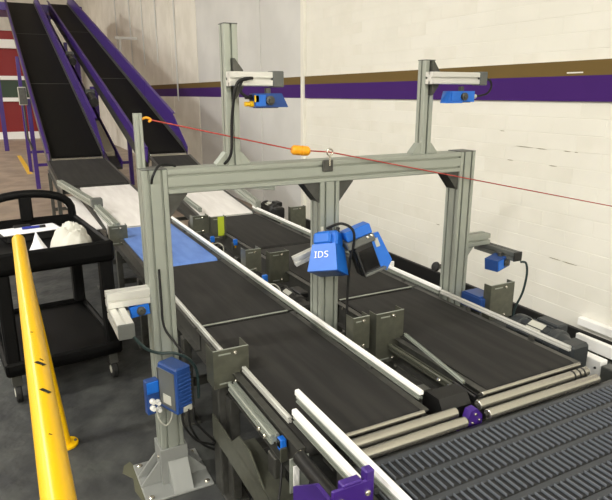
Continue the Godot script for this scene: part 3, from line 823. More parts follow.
	part(w, "black_bar", B.new().cyl(Vector3(0.675, 0.60, -1.345), Vector3(0.675, 0.60, -1.08), 0.022, 14), M.black_plastic)
	part(w, "stand", B.new().box(Vector3(0.70, 0.26, -1.12), Vector3(0.06, 0.53, 0.06), 0.003), M.galvanised)

# ---------------------------------------------------------------- far end
func back_conveyors() -> void:
	incline("purple sided black incline conveyor feeding the lane beside the cart", 0.54, 1.17, Vector2(-8.2, 0.84), Vector2(-18.0, 3.95), [-11.3, -13.9])
	incline("purple sided black incline conveyor next to the wall", 1.56, 2.0, Vector2(-7.1, 0.95), Vector2(-18.0, 3.97), [-11.0, -14.5, -17.8])
	conveyor("dark infeed belt at the foot of the incline beside the cart", 0.50, 1.17, Vector2(-8.10, 0.82), Vector2(-6.45, 0.715), M.belt_dark, [-7.9, -6.8])
	conveyor("dark infeed belt at the foot of the incline near the wall", 1.56, 2.0, Vector2(-7.0, 0.93), Vector2(-6.33, 0.79), M.belt_dark, [-6.6])
	# top platform joining the inclines
	var p := thing("top_platform", "purple steel platform joining the tops of both inclines", "platform", Vector3(1.2, 0, -19.0))
	part(p, "deck", B.new().box(Vector3(1.2, 3.85, -18.9), Vector3(2.4, 0.2, 1.6), 0.01), M.purple_paint)
	for x in [0.1, 2.3]:
		part(p, "leg", B.new().box(Vector3(x, 1.875, -19.4), Vector3(0.12, 3.75, 0.12), 0.005), M.purple_paint)
	# drive gear between the inclines
	for g in [[1.365, -10.1, 1.50], [1.365, -12.4, 2.22]]:
		var m := thing("drive_motor", "dusty drive motor hanging between the two inclines, " + ("lower one" if g[1] > -11.0 else "higher one"), "motor", Vector3(g[0], g[2], g[1]))
		lpart(m, "motor_body", B.new().cyl(Vector3(0, 0, 0.18), Vector3(0, 0.1, -0.2), 0.075, 16, 0.01), M.galvanised)
		lpart(m, "gear_head", B.new().box(Vector3(0, 0.12, -0.28), Vector3(0.16, 0.18, 0.16), 0.01), M.grey_plastic)
		lpart(m, "mounting_bar", B.new().box(Vector3(0, 0.1, -0.32), Vector3(0.25, 0.04, 0.05), 0.003), M.purple_paint)
	# control stand beside the incline
	var s := thing("switch_box", "grey switch box on the outer leg of the incline", "switch box", Vector3(0.40, 1.5, -11.24))
	part(s, "box_body", B.new().box(Vector3(0.40, 1.60, -11.25), Vector3(0.13, 0.30, 0.09), 0.006), M.label_grey)
	part(s, "box_lid", B.new().box(Vector3(0.40, 1.60, -11.20), Vector3(0.11, 0.27, 0.012), 0.004), M.galvanised)
	part(s, "conduit", B.new().tube([Vector3(0.40, 1.46, -11.25), Vector3(0.40, 0.9, -11.25), Vector3(0.46, 0.7, -11.25)], 0.015, 8), M.galvanised)
	# tray of cables and covers between the inclines
	s = thing("cable_tray", "dusty cable tray rising between the two inclines", "tray", Vector3(1.37, 0, -9.0))
	var ta := Vector3(1.275, 0.62, -8.4); var tb := Vector3(1.275, 3.60, -17.95)
	var td := (tb - ta).normalized(); var tu := Vector3(0, -td.z, td.y)
	part(s, "tray_floor", B.new().prism(PackedVector2Array([Vector2(0, 0), Vector2((tb - ta).length(), 0), Vector2((tb - ta).length(), 0.03), Vector2(0, 0.03)]), ta, td, tu, Vector3(0.18, 0, 0)), M.galvanised)
	for x in [0.0, 0.17]:
		part(s, "tray_wall", B.new().prism(PackedVector2Array([Vector2(0, 0), Vector2((tb - ta).length(), 0), Vector2((tb - ta).length(), 0.13), Vector2(0, 0.13)]), ta + Vector3(x, 0, 0), td, tu, Vector3(0.01, 0, 0)), M.purple_paint)
	for q in [[0.4, 1.3], [2.9, 0.9], [5.2, 1.5], [7.6, 1.2]]:
		part(s, "cream_cover", B.new().prism(PackedVector2Array([Vector2(q[0], 0.031), Vector2(q[0] + q[1], 0.031), Vector2(q[0] + q[1], 0.10), Vector2(q[0], 0.10)]), ta + Vector3(0.02, 0, 0), td, tu, Vector3(0.13, 0, 0)), M.cream_panel)
	for f in [0.03, 0.5, 0.96]:
		var pp := ta.lerp(tb, f)
		part(s, "tray_leg", B.new().box(Vector3(1.365, pp.y / 2, pp.z), Vector3(0.06, pp.y, 0.06), 0.004), M.purple_paint)
	single("floor_tape", B.new().box(Vector3(0.40, 0.002, -15.6), Vector3(0.1, 0.004, 4.2), 0.001, Basis(Vector3.UP, 0.02)), M.safety_yellow, "yellow safety tape stuck on the tan concrete floor", "tape", "", Vector3(0.40, 0, -15.6))
	# red trailer beyond
	var t := thing("red_trailer", "red trailer with white rails parked at the far end", "trailer", Vector3(-1.0, 0, -25.0))
	part(t, "body_panel", B.new().box(Vector3(-1.6, 2.0, -25.2), Vector3(6.4, 3.6, 1.6), 0.02), M.red_paint)
	for r in [[0.12, 0.28], [1.42, 0.14], [2.18, 0.14], [3.35, 0.3]]:
		part(t, "white_rail", B.new().box(Vector3(-1.6, r[0], -24.36), Vector3(6.4, r[1], 0.08), 0.005), M.white_plastic)
	part(t, "green_panel", B.new().box(Vector3(-1.6, 1.80, -24.38), Vector3(6.38, 0.6, 0.03), 0.004), M.green_dark)
	for x in [-3.6, -1.6, 0.2]:
		part(t, "wheel", B.new().cyl(Vector3(x, 0.12, -24.6), Vector3(x, 0.12, -24.42), 0.12, 16), M.rubber)
	# cable tray on the far wall
	var b := thing("wall_bracket", "small grey pipe bracket on the wall above the incline", "bracket", Vector3(3.15, 2.9, -15.4))
	part(b, "arm", B.new().box(Vector3(3.0, 2.95, -15.4), Vector3(0.54, 0.06, 0.06), 0.004), M.panel_grey)
	part(b, "drop", B.new().cyl(Vector3(2.85, 2.98, -15.4), Vector3(2.85, 2.3, -15.4), 0.03, 10), M.panel_grey)

# ---------------------------------------------------------------- scanners
func text_on(parent: Node3D, words: String, size: float, at: Vector3, turn: Vector3, m: Material) -> void:
	var tm := TextMesh.new()
	var f := SystemFont.new()
	f.font_names = PackedStringArray(["Droid Sans"])
	tm.font = f
	tm.text = words
	tm.font_size = 32
	tm.pixel_size = size / 32.0
	tm.depth = 0.002
	var o := MeshInstance3D.new()
	o.name = "lettering"
	o.mesh = tm
	o.material_override = m
	parent.add_child(o, true)
	o.position = at
	o.rotation_degrees = turn
	o.scale = Vector3(1.15, 1.0, 1.0)

func scanners() -> void:
	# under the upper left arm
	var s := scanner_head("dark blue scanner with yellow connector under the taller upright's arm", Vector3(0.955, 1.622, GZ + 0.058), Vector3(0, 0, 0), Vector3(0.12, 0.054, 0.05), M.scanner_navy, 0.028, M.scanner_blue)
	connector(s, Vector3(-0.058, -0.014, 0.01), Vector3(-1, 0, 0), 0.012, 0.036, M.safety_yellow)
	connector(s, Vector3(-0.058, 0.012, 0.0), Vector3(-1, 0, 0), 0.010, 0.03, M.black_plastic)
	lpart(s, "warning_label", B.new().box(Vector3(-0.05, 0.006, 0.028), Vector3(0.02, 0.026, 0.002), 0.0005), M.safety_yellow)
	cable("scanner_cable", "thick black cable curling from the taller upright's scanner to the beam", [Vector3(0.898, 1.634, GZ + 0.058), Vector3(0.86, 1.634, GZ + 0.10), Vector3(0.83, 1.66, GZ + 0.10), Vector3(0.845, 1.70, GZ + 0.095), Vector3(0.885, 1.705, GZ + 0.092), Vector3(0.86, 1.702, GZ + 0.10), Vector3(0.815, 1.68, GZ + 0.105), Vector3(0.805, 1.55, GZ + 0.07), Vector3(0.805, 1.42, GZ + 0.05), Vector3(0.785, 1.375, GZ + 0.02)], 0.006, M.rubber)
	# under the upper right arm
	s = scanner_head("bright blue scanner under the shorter upright's arm", Vector3(1.955, 1.634, GZ + 0.058), Vector3(0, 0, 0), Vector3(0.15, 0.05, 0.052), M.scanner_blue, 0.0, M.scanner_blue)
	lpart(s, "nose", B.new().prism(PackedVector2Array([Vector2(-0.075, 0.025), Vector2(-0.09, -0.03), Vector2(0.0, -0.03), Vector2(0.0, -0.025), Vector2(-0.07, -0.025)]), Vector3(0, 0, -0.026), Vector3(1, 0, 0), Vector3(0, 1, 0), Vector3(0, 0, 0.054)), M.scanner_blue)
	connector(s, Vector3(0.075, 0.0, 0.0), Vector3(1, 0, 0), 0.014, 0.03, M.label_grey)
	cable("scanner_cable", "short black cable loop behind the shorter upright's scanner", [Vector3(2.058, 1.634, GZ + 0.058), Vector3(2.12, 1.645, GZ + 0.065), Vector3(2.155, 1.675, GZ + 0.06), Vector3(2.145, 1.708, GZ + 0.06), Vector3(2.10, 1.72, GZ + 0.058)], 0.005, M.rubber)
	# large head with lettering before the middle post
	s = thing("barcode_scanner", "large blue scanner head with white lettering hanging before the middle post", "scanner", Vector3(1.198, 0.965, -2.10))
	s.basis = Basis(Vector3(0.87, 0, 0.49).normalized(), deg_to_rad(-28)) * Basis(Vector3.UP, deg_to_rad(-52))
	var body := B.new()
	var lo := 0.068; var hi := 0.054
	var bq := [Vector3(-lo, -0.075, -lo), Vector3(lo, -0.075, -lo), Vector3(lo, -0.075, lo), Vector3(-lo, -0.075, lo)]
	var tq := [Vector3(-hi, 0.045, -hi), Vector3(hi, 0.045, -hi), Vector3(hi, 0.045, hi), Vector3(-hi, 0.045, hi)]
	var sn := [Vector3(0, 0.12, -1), Vector3(1, 0.12, 0), Vector3(0, 0.12, 1), Vector3(-1, 0.12, 0)]
	for i in 4:
		body.quad(bq[i], bq[(i + 1) % 4], tq[(i + 1) % 4], tq[i], sn[i].normalized())
	body.quad(bq[0], bq[1], bq[2], bq[3], Vector3.DOWN)
	body.quad(tq[0], tq[1], tq[2], tq[3], Vector3.UP)
	lpart(s, "housing", body, M.scanner_blue)
	lpart(s, "upper_housing", B.new().box(Vector3(0.0, 0.075, -0.012), Vector3(0.10, 0.07, 0.075), 0.008), M.scanner_blue)
	lpart(s, "front_lid", B.new().box(Vector3(-0.012, 0.072, 0.036), Vector3(0.08, 0.052, 0.034), 0.008), M.scanner_blue)
	lpart(s, "window", B.new().box(Vector3(0, -0.076, 0), Vector3(0.12, 0.004, 0.12), 0.001), M.scanner_navy)
	connector(s, Vector3(-0.03, 0.108, -0.01), Vector3(-0.2, 1, 0.1), 0.010, 0.03, M.label_grey)
	connector(s, Vector3(0.005, 0.108, -0.01), Vector3(0, 1, 0.1), 0.013, 0.022, M.black_plastic)
	connector(s, Vector3(0.035, 0.108, -0.01), Vector3(0.3, 1, 0), 0.012, 0.022, M.black_plastic)
	text_on(s, "IDS", 0.038, Vector3(-0.008, -0.004, 0.0608), Vector3(-6.7, 0, 0), M.paper)
	# black head with blue side shields
	s = thing("camera_scanner", "black scanner camera with blue top and side shield, tilted sideways", "scanner", Vector3(1.372, 0.985, -2.08), Vector3(-6, -16, 20))
	lpart(s, "body", B.new().box(Vector3(-0.015, -0.035, 0), Vector3(0.10, 0.14, 0.08), 0.005), M.black_plastic)
	var hw := lpart(s, "hood_wall", B.new().box(Vector3(-0.055, -0.04, 0.05), Vector3(0.008, 0.13, 0.04), 0.002), M.black_plastic)
	lpart(hw, "hood_edge", B.new().box(Vector3(-0.005, -0.10, 0.05), Vector3(0.105, 0.01, 0.04), 0.002), M.grey_plastic)
	lpart(s, "lens_window", B.new().box(Vector3(-0.008, -0.045, 0.0405), Vector3(0.07, 0.10, 0.004), 0.001), M.glass_dark)
	lpart(s, "clamp_band", B.new().box(Vector3(-0.018, 0.045, 0.012), Vector3(0.13, 0.034, 0.09), 0.004), M.grey_plastic)
	lpart(s, "top_cover", B.new().box(Vector3(-0.012, 0.085, 0.0), Vector3(0.12, 0.045, 0.085), 0.004), M.scanner_blue)
	lpart(s, "side_shield", B.new().prism(PackedVector2Array([Vector2(0.0, 0.06), Vector2(0.042, 0.055), Vector2(0.058, -0.085), Vector2(0.02, -0.12), Vector2(0.0, -0.10)]), Vector3(0.030, 0, 0.03), Vector3(1, 0, 0), Vector3(0, 1, 0), Vector3(0, 0, 0.014)), M.scanner_blue)
	lpart(s, "side_label", B.new().box(Vector3(0.050, 0.015, 0.0455), Vector3(0.018, 0.04, 0.002), 0.0005), M.label_grey)
	for x in [0.015, 0.035]:
		lpart(s, "bolt", bolt(B.new(), Vector3(x, 0.055, 0.057), Vector3(0, 0, 1), 0.007), M.chrome)
	lpart(s, "mounting_arm", B.new().box(Vector3(-0.05, 0.03, -0.07), Vector3(0.06, 0.04, 0.08), 0.003), M.aluminium)
	cable("scanner_cable", "black cable looping between the two hanging scanner heads", [Vector3(1.20, 1.085, -2.12), Vector3(1.235, 1.115, -2.06), Vector3(1.275, 1.09, -2.03), Vector3(1.29, 1.03, -2.04), Vector3(1.285, 0.95, -2.06), Vector3(1.29, 0.85, -2.08), Vector3(1.292, 0.72, -2.09), Vector3(1.292, 0.45, -2.09)], 0.006, M.rubber)
	# small head on the low arm by the cart
	s = scanner_head("small blue scanner on the low arm facing the cart", Vector3(0.405, 0.815, GZ + 0.01), Vector3(0, 0, 6), Vector3(0.075, 0.045, 0.05), M.scanner_blue, 0.0, M.scanner_blue)
	connector(s, Vector3(-0.04, -0.005, 0.01), Vector3(-1, 0, 0), 0.014, 0.045, M.label_grey)
	cable("scanner_cable", "grey black cable hanging from the low arm to the control box", [Vector3(0.34, 0.79, -2.03), Vector3(0.38, 0.735, -2.03), Vector3(0.43, 0.70, -2.04), Vector3(0.49, 0.69, -2.03), Vector3(0.55, 0.64, -2.05), Vector3(0.585, 0.56, -2.08), Vector3(0.59, 0.44, -2.10)], 0.006, M.teal_cable)
	cable("post_cable", "black cable arching out of the slot atop the post beside the cart", [Vector3(0.482, 1.32, GZ + 0.052), Vector3(0.485, 1.35, GZ + 0.07), Vector3(0.515, 1.385, GZ + 0.05), Vector3(0.56, 1.385, GZ + 0.03), Vector3(0.585, 1.376, GZ + 0.02)], 0.005, M.rubber)
	cable("post_cable", "black cable running down the post above the control box", [Vector3(0.487, 0.98, GZ + 0.054), Vector3(0.487, 0.85, GZ + 0.056), Vector3(0.49, 0.74, GZ + 0.06), Vector3(0.52, 0.68, GZ + 0.10), Vector3(0.55, 0.63, GZ + 0.12)], 0.005, M.rubber)
	# small head on the low arm by the wall
	s = scanner_head("small blue scanner on the low arm near the wall", Vector3(2.225, 0.802, GZ + 0.14), Vector3(0, 12, 8), Vector3(0.13, 0.06, 0.075), M.box_blue, -0.02, M.scanner_blue)
	connector(s, Vector3(0.05, 0.01, 0.0), Vector3(1, 0.2, 0), 0.02, 0.05, M.black_plastic)
	cable("scanner_cable", "black and teal cable hanging from the scanner near the wall", [Vector3(2.28, 0.815, GZ + 0.235), Vector3(2.305, 0.81, GZ + 0.25), Vector3(2.32, 0.75, GZ + 0.25), Vector3(2.315, 0.65, GZ + 0.24), Vector3(2.295, 0.56, GZ + 0.22), Vector3(2.275, 0.45, GZ + 0.21)], 0.006, M.teal_cable)
	# control box on the post beside the cart
	s = thing("control_box", "blue control box with ribbed face strapped to the post", "control box", Vector3(0.50, 0.51, -2.115), Vector3(0, 22, 0))
	lpart(s, "enclosure", B.new().box(Vector3.ZERO, Vector3(0.075, 0.20, 0.12), 0.006), M.box_blue)
	for i in 9:
		lpart(s, "cooling_rib", B.new().box(Vector3(0.004, 0.066 - i * 0.0165, 0.061), Vector3(0.062, 0.008, 0.004), 0.0015), M.box_blue)
	lpart(s, "display_panel", B.new().box(Vector3(-0.0385, 0.0, 0.0), Vector3(0.004, 0.16, 0.10), 0.001), M.grey_plastic)
	lpart(s, "rating_label", B.new().box(Vector3(-0.041, -0.045, 0.0), Vector3(0.002, 0.04, 0.05), 0.0005), M.label_grey)
	lpart(s, "top_label", B.new().box(Vector3(0.0, 0.0955, 0.01), Vector3(0.04, 0.002, 0.05), 0.0005), M.label_grey)
	lpart(s, "socket_plate", B.new().box(Vector3(0.01, -0.082, 0.063), Vector3(0.04, 0.022, 0.006), 0.001), M.label_grey)
	lpart(s, "back_bracket", B.new().box(Vector3(0.0, 0.0, -0.068), Vector3(0.06, 0.14, 0.02), 0.002), M.galvanised)
	s = thing("junction_box", "flat blue junction box with four white plugs on the post", "junction box", Vector3(0.418, 0.455, -2.175), Vector3(0, 8, 0))
	lpart(s, "enclosure", B.new().box(Vector3(0, 0, 0), Vector3(0.055, 0.15, 0.035), 0.004), M.box_blue)
	lpart(s, "lid", B.new().box(Vector3(0, 0.045, 0.018), Vector3(0.05, 0.05, 0.006), 0.002), M.scanner_blue)
	for p in [Vector3(-0.008, -0.012, 0.018), Vector3(0.014, -0.022, 0.018), Vector3(-0.008, -0.042, 0.018), Vector3(0.016, -0.055, 0.018)]:
		connector(s, p, Vector3(0, 0, 1), 0.0115, 0.022, M.white_plastic)
	lpart(s, "mounting_tab", B.new().box(Vector3(0.034, 0.02, -0.02), Vector3(0.03, 0.05, 0.012), 0.002), M.galvanised)
	var k := 0
	for c in [[0.525, 0.43, "black plug cable under the control box curving to the lane stand"], [0.50, 0.36, "black plug cable under the control box hanging towards the foot plate"], [0.548, 0.40, "black plug cable at the control box corner dropping behind the post"]]:
		cable("plug_cable", c[2], [Vector3(c[0] + 0.01, 0.425, -2.06), Vector3(c[0] + 0.012, 0.36, -2.06), Vector3(c[0] + 0.03 * (k + 1), 0.30 - 0.03 * k, -2.07), Vector3(0.60 + 0.02 * k, 0.22, -2.09), Vector3(0.69, 0.14 + 0.03 * k, -2.12)], 0.005, M.rubber)
		k += 1
	cable("plug_cable", "thin grey wire drooping from the white plugs", [Vector3(0.425, 0.41, -2.14), Vector3(0.43, 0.37, -2.12), Vector3(0.455, 0.345, -2.11), Vector3(0.48, 0.37, -2.12), Vector3(0.485, 0.42, -2.13)], 0.003, M.label_grey)
	# blue box at the foot of the right post
	s = thing("junction_box", "flat blue box beside the gantry post near the wall", "junction box", Vector3(2.115, 0.60, -2.12), Vector3(0, 0, 0))
	lpart(s, "enclosure", B.new().box(Vector3(0.0, 0.0, 0.0), Vector3(0.10, 0.075, 0.15), 0.005), M.box_blue)
	lpart(s, "lid", B.new().box(Vector3(0.0, 0.04, 0.0), Vector3(0.10, 0.01, 0.12), 0.003), M.scanner_navy)
	lpart(s, "mounting_foot", B.new().box(Vector3(0.0, -0.30, -0.02), Vector3(0.04, 0.54, 0.04), 0.002), M.galvanised)
	connector(s, Vector3(0.02, -0.01, 0.065), Vector3(0, 0, 1), 0.012, 0.02, M.white_plastic)

# ---------------------------------------------------------------- small gear along the lanes
func photo_eye(label: String, at: Vector3, turn: Vector3) -> void:
	var t := thing("photo_eye", label, "sensor", at, turn)
	lpart(t, "housing", B.new().box(Vector3.ZERO, Vector3(0.022, 0.045, 0.03), 0.003), M.scanner_blue)
	lpart(t, "lens", B.new().box(Vector3(0.012, 0.005, 0), Vector3(0.003, 0.026, 0.02), 0.001), M.glass_dark)
	connector(t, Vector3(0, -0.022, 0), Vector3(0, -1, 0), 0.007, 0.02, M.safety_yellow)
	lpart(t, "mounting_bracket", B.new().box(Vector3(0.004, -0.028, -0.02), Vector3(0.024, 0.05, 0.008), 0.001), M.stainless)

func drive(label: String, at: Vector3, turn: Vector3, l: float, r: float, m: Material) -> Node3D:
	var t := thing("gear_motor", label, "motor", at, turn)
	# axis along local z
	var body := lpart(t, "motor_body", B.new().lathe([[0.0, -l * 0.5], [r * 0.7, -l * 0.5], [r * 0.95, -l * 0.46], [r, -l * 0.42], [r, -l * 0.30], [r * 0.93, -l * 0.28], [r * 0.93, l * 0.22], [r, l * 0.24], [r, l * 0.34], [r * 0.85, l * 0.36], [r * 0.7, l * 0.5], [0.0, l * 0.5]], Vector3.ZERO, Vector3(0, 0, 1), 24), m)
	for i in 10:
		var a := TAU * i / 10.0 + 0.3
		lpart(body, "cooling_fin", B.new().box(Vector3(cos(a), sin(a), 0) * r * 0.95 + Vector3(0, 0, -l * 0.03), Vector3(0.006, r * 0.12, l * 0.46), 0.001, Basis(Vector3(0, 0, 1), a - PI / 2)), m)
	lpart(t, "name_plate", B.new().box(Vector3(-r * 0.42, r * 0.86, -l * 0.02), Vector3(r * 0.7, 0.003, l * 0.26), 0.0005, Basis(Vector3(0, 0, 1), 0.5)), M.label_grey)
	lpart(t, "terminal_box", B.new().box(Vector3(r * 0.85, r * 0.75, l * 0.02), Vector3(r * 0.9, r * 0.6, l * 0.4), 0.006), m)
	lpart(t, "gear_head", B.new().box(Vector3(0, -r * 0.1, l * 0.56), Vector3(r * 1.5, r * 1.6, l * 0.26), 0.012), m)
	lpart(t, "mounting_plate", B.new().box(Vector3(-r * 0.2, -r * 1.05, 0.0), Vector3(r * 2.2, 0.012, l * 0.9), 0.002), M.galvanised)
	return t

func side_gear() -> void:
	drive("large grey gear motor on the wall side of the lane", Vector3(2.14, 0.535, -1.73), Vector3(0, 0, 0), 0.32, 0.075, M.motor_paint)
	single("motor_stand", B.new().box(Vector3(2.12, 0.225, -1.73), Vector3(0.14, 0.453, 0.28), 0.004), M.galvanised, "grey steel stand under the large gear motor", "stand", "", Vector3(2.12, 0, -1.73))
	var d := drive("dark round motor between the lanes behind the middle post", Vector3(1.315, 0.535, -2.72), Vector3(0, 0, 0), 0.30, 0.06, M.black_plastic)
	d.set_meta("category", "motor")
	single("motor_stand", B.new().box(Vector3(1.31, 0.231, -2.72), Vector3(0.10, 0.462, 0.22), 0.004), M.galvanised, "grey steel stand under the dark motor between the lanes", "stand", "", Vector3(1.31, 0, -2.72))
	d = drive("dark motor beside the white belt near the wall", Vector3(2.12, 0.62, -4.78), Vector3(0, 0, 0), 0.28, 0.065, M.black_plastic)
	single("motor_stand", B.new().box(Vector3(2.11, 0.273, -4.78), Vector3(0.10, 0.546, 0.22), 0.004), M.galvanised, "grey steel stand under the motor by the white belt", "stand", "", Vector3(2.11, 0, -4.78))
	photo_eye("blue photo eye with yellow plug beside the purple end bracket", Vector3(0.692, 0.545, -1.505), Vector3(0, 180, 0))
	photo_eye("blue photo eye between the lanes next to the dark motor", Vector3(1.222, 0.64, -2.86), Vector3(0, 90, 0))
	photo_eye("blue photo eye below the yellow green reflector", Vector3(1.30, 0.60, -4.02), Vector3(0, 90, 0))
	photo_eye("blue photo eye at the inner edge of the wall lane", Vector3(1.42, 0.60, -3.86), Vector3(0, 90, 0))
	for c in [[Vector3(1.222, 0.60, -2.86), 1.24, "grey sensor wire looping beside the dark motor between lanes"], [Vector3(1.30, 0.56, -4.02), 1.28, "grey sensor wire dropping under the yellow green reflector"]]:
		var p: Vector3 = c[0]
		cable("sensor_wire", c[2], [p, p + Vector3(0.03, 0.02, 0.06), p + Vector3(0.05, -0.02, 0.10), p + Vector3(0.03, -0.15, 0.08), p + Vector3(0.02, -0.42, 0.06)], 0.004, M.label_grey)
	cable("sensor_wire", "black sensor wire hanging by the purple end bracket", [Vector3(0.692, 0.503, -1.505), Vector3(0.66, 0.44, -1.45), Vector3(0.62, 0.36, -1.40), Vector3(0.612, 0.26, -1.40), Vector3(0.612, 0.1, -1.40)], 0.004, M.rubber)
	cable("sensor_wire", "grey sensor wires looping below the white label", [Vector3(0.668, 0.45, -1.34), Vector3(0.64, 0.40, -1.30), Vector3(0.645, 0.33, -1.29), Vector3(0.67, 0.28, -1.30)], 0.004, M.label_grey)
	# white boards and boxes by the wall
	var w := thing("wall_duct", "white plastic cable duct fixed low on the block wall", "duct", Vector3(3.27, 0.2, -1.8))
	part(w, "duct_body", B.new().box(Vector3(3.275, 0.19, -1.65), Vector3(0.04, 0.055, 1.4), 0.003), M.white_plastic)
	part(w, "duct_cover", B.new().box(Vector3(3.252, 0.19, -1.65), Vector3(0.006, 0.05, 1.396), 0.001), M.white_plastic)
	w = thing("white_board", "white board standing on edge behind the gear motor", "board", Vector3(2.85, 0, -1.7))
	part(w, "board_panel", B.new().box(Vector3(2.85, 0.265, -1.55), Vector3(0.03, 0.07, 1.0), 0.003), M.white_plastic)
	for z in [-1.95, -1.1]:
		part(w, "board_leg", B.new().box(Vector3(2.875, 0.13, z), Vector3(0.02, 0.26, 0.05), 0.003), M.galvanised)
	w = thing("switch_box", "small white switch box beside the gear motor", "box", Vector3(2.36, 0.2, -1.56))
	part(w, "box_body", B.new().box(Vector3(2.36, 0.40, -1.60), Vector3(0.05, 0.10, 0.12), 0.004), M.white_plastic)
	part(w, "box_knob", bolt(B.new(), Vector3(2.335, 0.41, -1.565), Vector3(-1, 0, 0), 0.006), M.black_plastic)
	part(w, "grey_side_box", B.new().box(Vector3(2.36, 0.39, -1.485), Vector3(0.06, 0.09, 0.10), 0.004), M.grey_plastic)
	part(w, "box_post", B.new().box(Vector3(2.37, 0.175, -1.56), Vector3(0.05, 0.35, 0.06), 0.003), M.galvanised)
	w = thing("wall_valve", "small dark valve knob low on the block wall", "valve", Vector3(3.2, 0.2, -3.72))
	part(w, "valve_stem", B.new().cyl(Vector3(3.295, 0.20, -3.72), Vector3(3.20, 0.20, -3.72), 0.02, 10), M.galvanised)
	part(w, "valve_knob", B.new().lathe([[0.0, 0.0], [0.04, 0.0], [0.045, 0.012], [0.04, 0.026], [0.0, 0.03]], Vector3(3.20, 0.20, -3.72), Vector3(-1, 0.4, 0), 14), M.black_plastic)

# ---------------------------------------------------------------- cart and what lies on it
const CART_AT := Vector3(0.13, 0, -3.71)
const CART_TURN := 6.0

func ring_tray(b: B, hw: float, hl: float, y0: float, y1: float, wall: float, base: float) -> B:
	b.box(Vector3(0, y0 + base / 2, 0), Vector3(hw * 2, base, hl * 2), 0.012)
	for s in [-1.0, 1.0]:
		b.box(Vector3(s * (hw - wall / 2), (y0 + y1) / 2, 0), Vector3(wall, y1 - y0, hl * 2), 0.012)
		b.box(Vector3(0, (y0 + y1) / 2, s * (hl - wall / 2)), Vector3(hw * 2, y1 - y0, wall), 0.012)
	return b

func cart() -> void:
	var t := thing("utility_cart", "black plastic two shelf utility cart with arched push handle", "cart", CART_AT, Vector3(0, CART_TURN, 0))
	var hw := 0.31; var hl := 0.46
	lpart(t, "top_tray", ring_tray(B.new(), hw, hl, 0.735, 0.855, 0.03, 0.05), M.cart_black)
	lpart(t, "lower_shelf", ring_tray(B.new(), hw, hl, 0.17, 0.25, 0.03, 0.05), M.cart_black)
	for sx in [-1.0, 1.0]:
		for sz in [-1.0, 1.0]:
			lpart(t, "corner_post", B.new().box(Vector3(sx * (hw - 0.045), 0.49, sz * (hl - 0.05)), Vector3(0.07, 0.5, 0.075), 0.01), M.cart_black)
			var c := lpart(t, "caster", B.new().box(Vector3(sx * (hw - 0.05), 0.135, sz * (hl - 0.06)), Vector3(0.05, 0.07, 0.06), 0.004), M.galvanised)
			lpart(c, "wheel", B.new().cyl(Vector3(sx * (hw - 0.05) - 0.016, 0.055, sz * (hl - 0.06)), Vector3(sx * (hw - 0.05) + 0.016, 0.055, sz * (hl - 0.06)), 0.055, 20, 0.006), M.rubber)
			lpart(c, "wheel_hub", B.new().cyl(Vector3(sx * (hw - 0.05) - 0.018, 0.055, sz * (hl - 0.06)), Vector3(sx * (hw - 0.05) + 0.018, 0.055, sz * (hl - 0.06)), 0.025, 14), M.label_grey)
	# push handle: a broad arch with a middle post
	var pts := []
	for i in 17:
		var a := PI * i / 16.0
		pts.append(Vector3(cos(a) * 0.285, 0.83 + pow(sin(a), 0.55) * 0.185, -hl + 0.02))
	var h := lpart(t, "push_handle", B.new().tube(pts, 0.027, 10), M.cart_black)
	lpart(h, "handle_post", B.new().box(Vector3(0, 0.92, -hl + 0.02), Vector3(0.075, 0.17, 0.05), 0.01), M.cart_black)
	# things on the tray
	var xf := t.global_transform
	var top := 0.786
	var c := thing("clipboard", "clipboard with white papers lying on the cart", "clipboard", xf * Vector3(-0.03, top, -0.17), Vector3(0, 12, 0))
	lpart(c, "board", B.new().box(Vector3(0, 0.045, 0), Vector3(0.36, 0.006, 0.21), 0.002), M.black_plastic)
	lpart(c, "backing_box", B.new().box(Vector3(0, 0.02, 0), Vector3(0.30, 0.04, 0.17), 0.003), M.black_plastic)
	lpart(c, "paper_sheet", B.new().box(Vector3(0.0, 0.051, 0.005), Vector3(0.33, 0.005, 0.19), 0.001), M.paper)
	lpart(c, "clip", B.new().box(Vector3(-0.02, 0.06, -0.085), Vector3(0.10, 0.014, 0.03), 0.003), M.black_plastic)
	var pen := thing("marker_pen", "dark blue marker lying on the clipboard papers", "pen", xf * Vector3(-0.01, top + 0.0625, -0.17), Vector3(0, 8, 0))
	lpart(pen, "barrel", B.new().cyl(Vector3(-0.06, 0, 0), Vector3(0.04, 0, 0), 0.008, 12), M.pen_blue)
	lpart(pen, "cap", B.new().cyl(Vector3(0.04, 0, 0), Vector3(0.075, 0, 0), 0.0088, 12), M.black_plastic)
	# crumpled rag
	var rag := lump(0.115, 0.135, 0.15, 7)
	var r := lpart(self, numbered("cleaning_rag"), rag, M.cloth)
	r.position = xf * Vector3(0.145, top, 0.20)
	r.rotation_degrees = Vector3(0, 10, 0)
	tag(r, "crumpled off white cleaning rag on the cart corner", "rag")
	var pp := lpart(self, numbered("crumpled_paper"), lump(0.075, 0.06, 0.15, 31, 0.8, 1.5), M.paper)
	pp.position = xf * Vector3(-0.05, top, 0.24)
	tag(pp, "crumpled white tissue standing up beside the rag", "tissue")
	var q := single("paper_sheet", B.new().box(Vector3.ZERO, Vector3(0.16, 0.004, 0.11), 0.0005), M.paper, "flat white paper sheet under the crumpled tissue", "paper")
	q.position = xf * Vector3(0.02, top + 0.002, 0.33)
	q.rotation_degrees = Vector3(0, 14, 0)

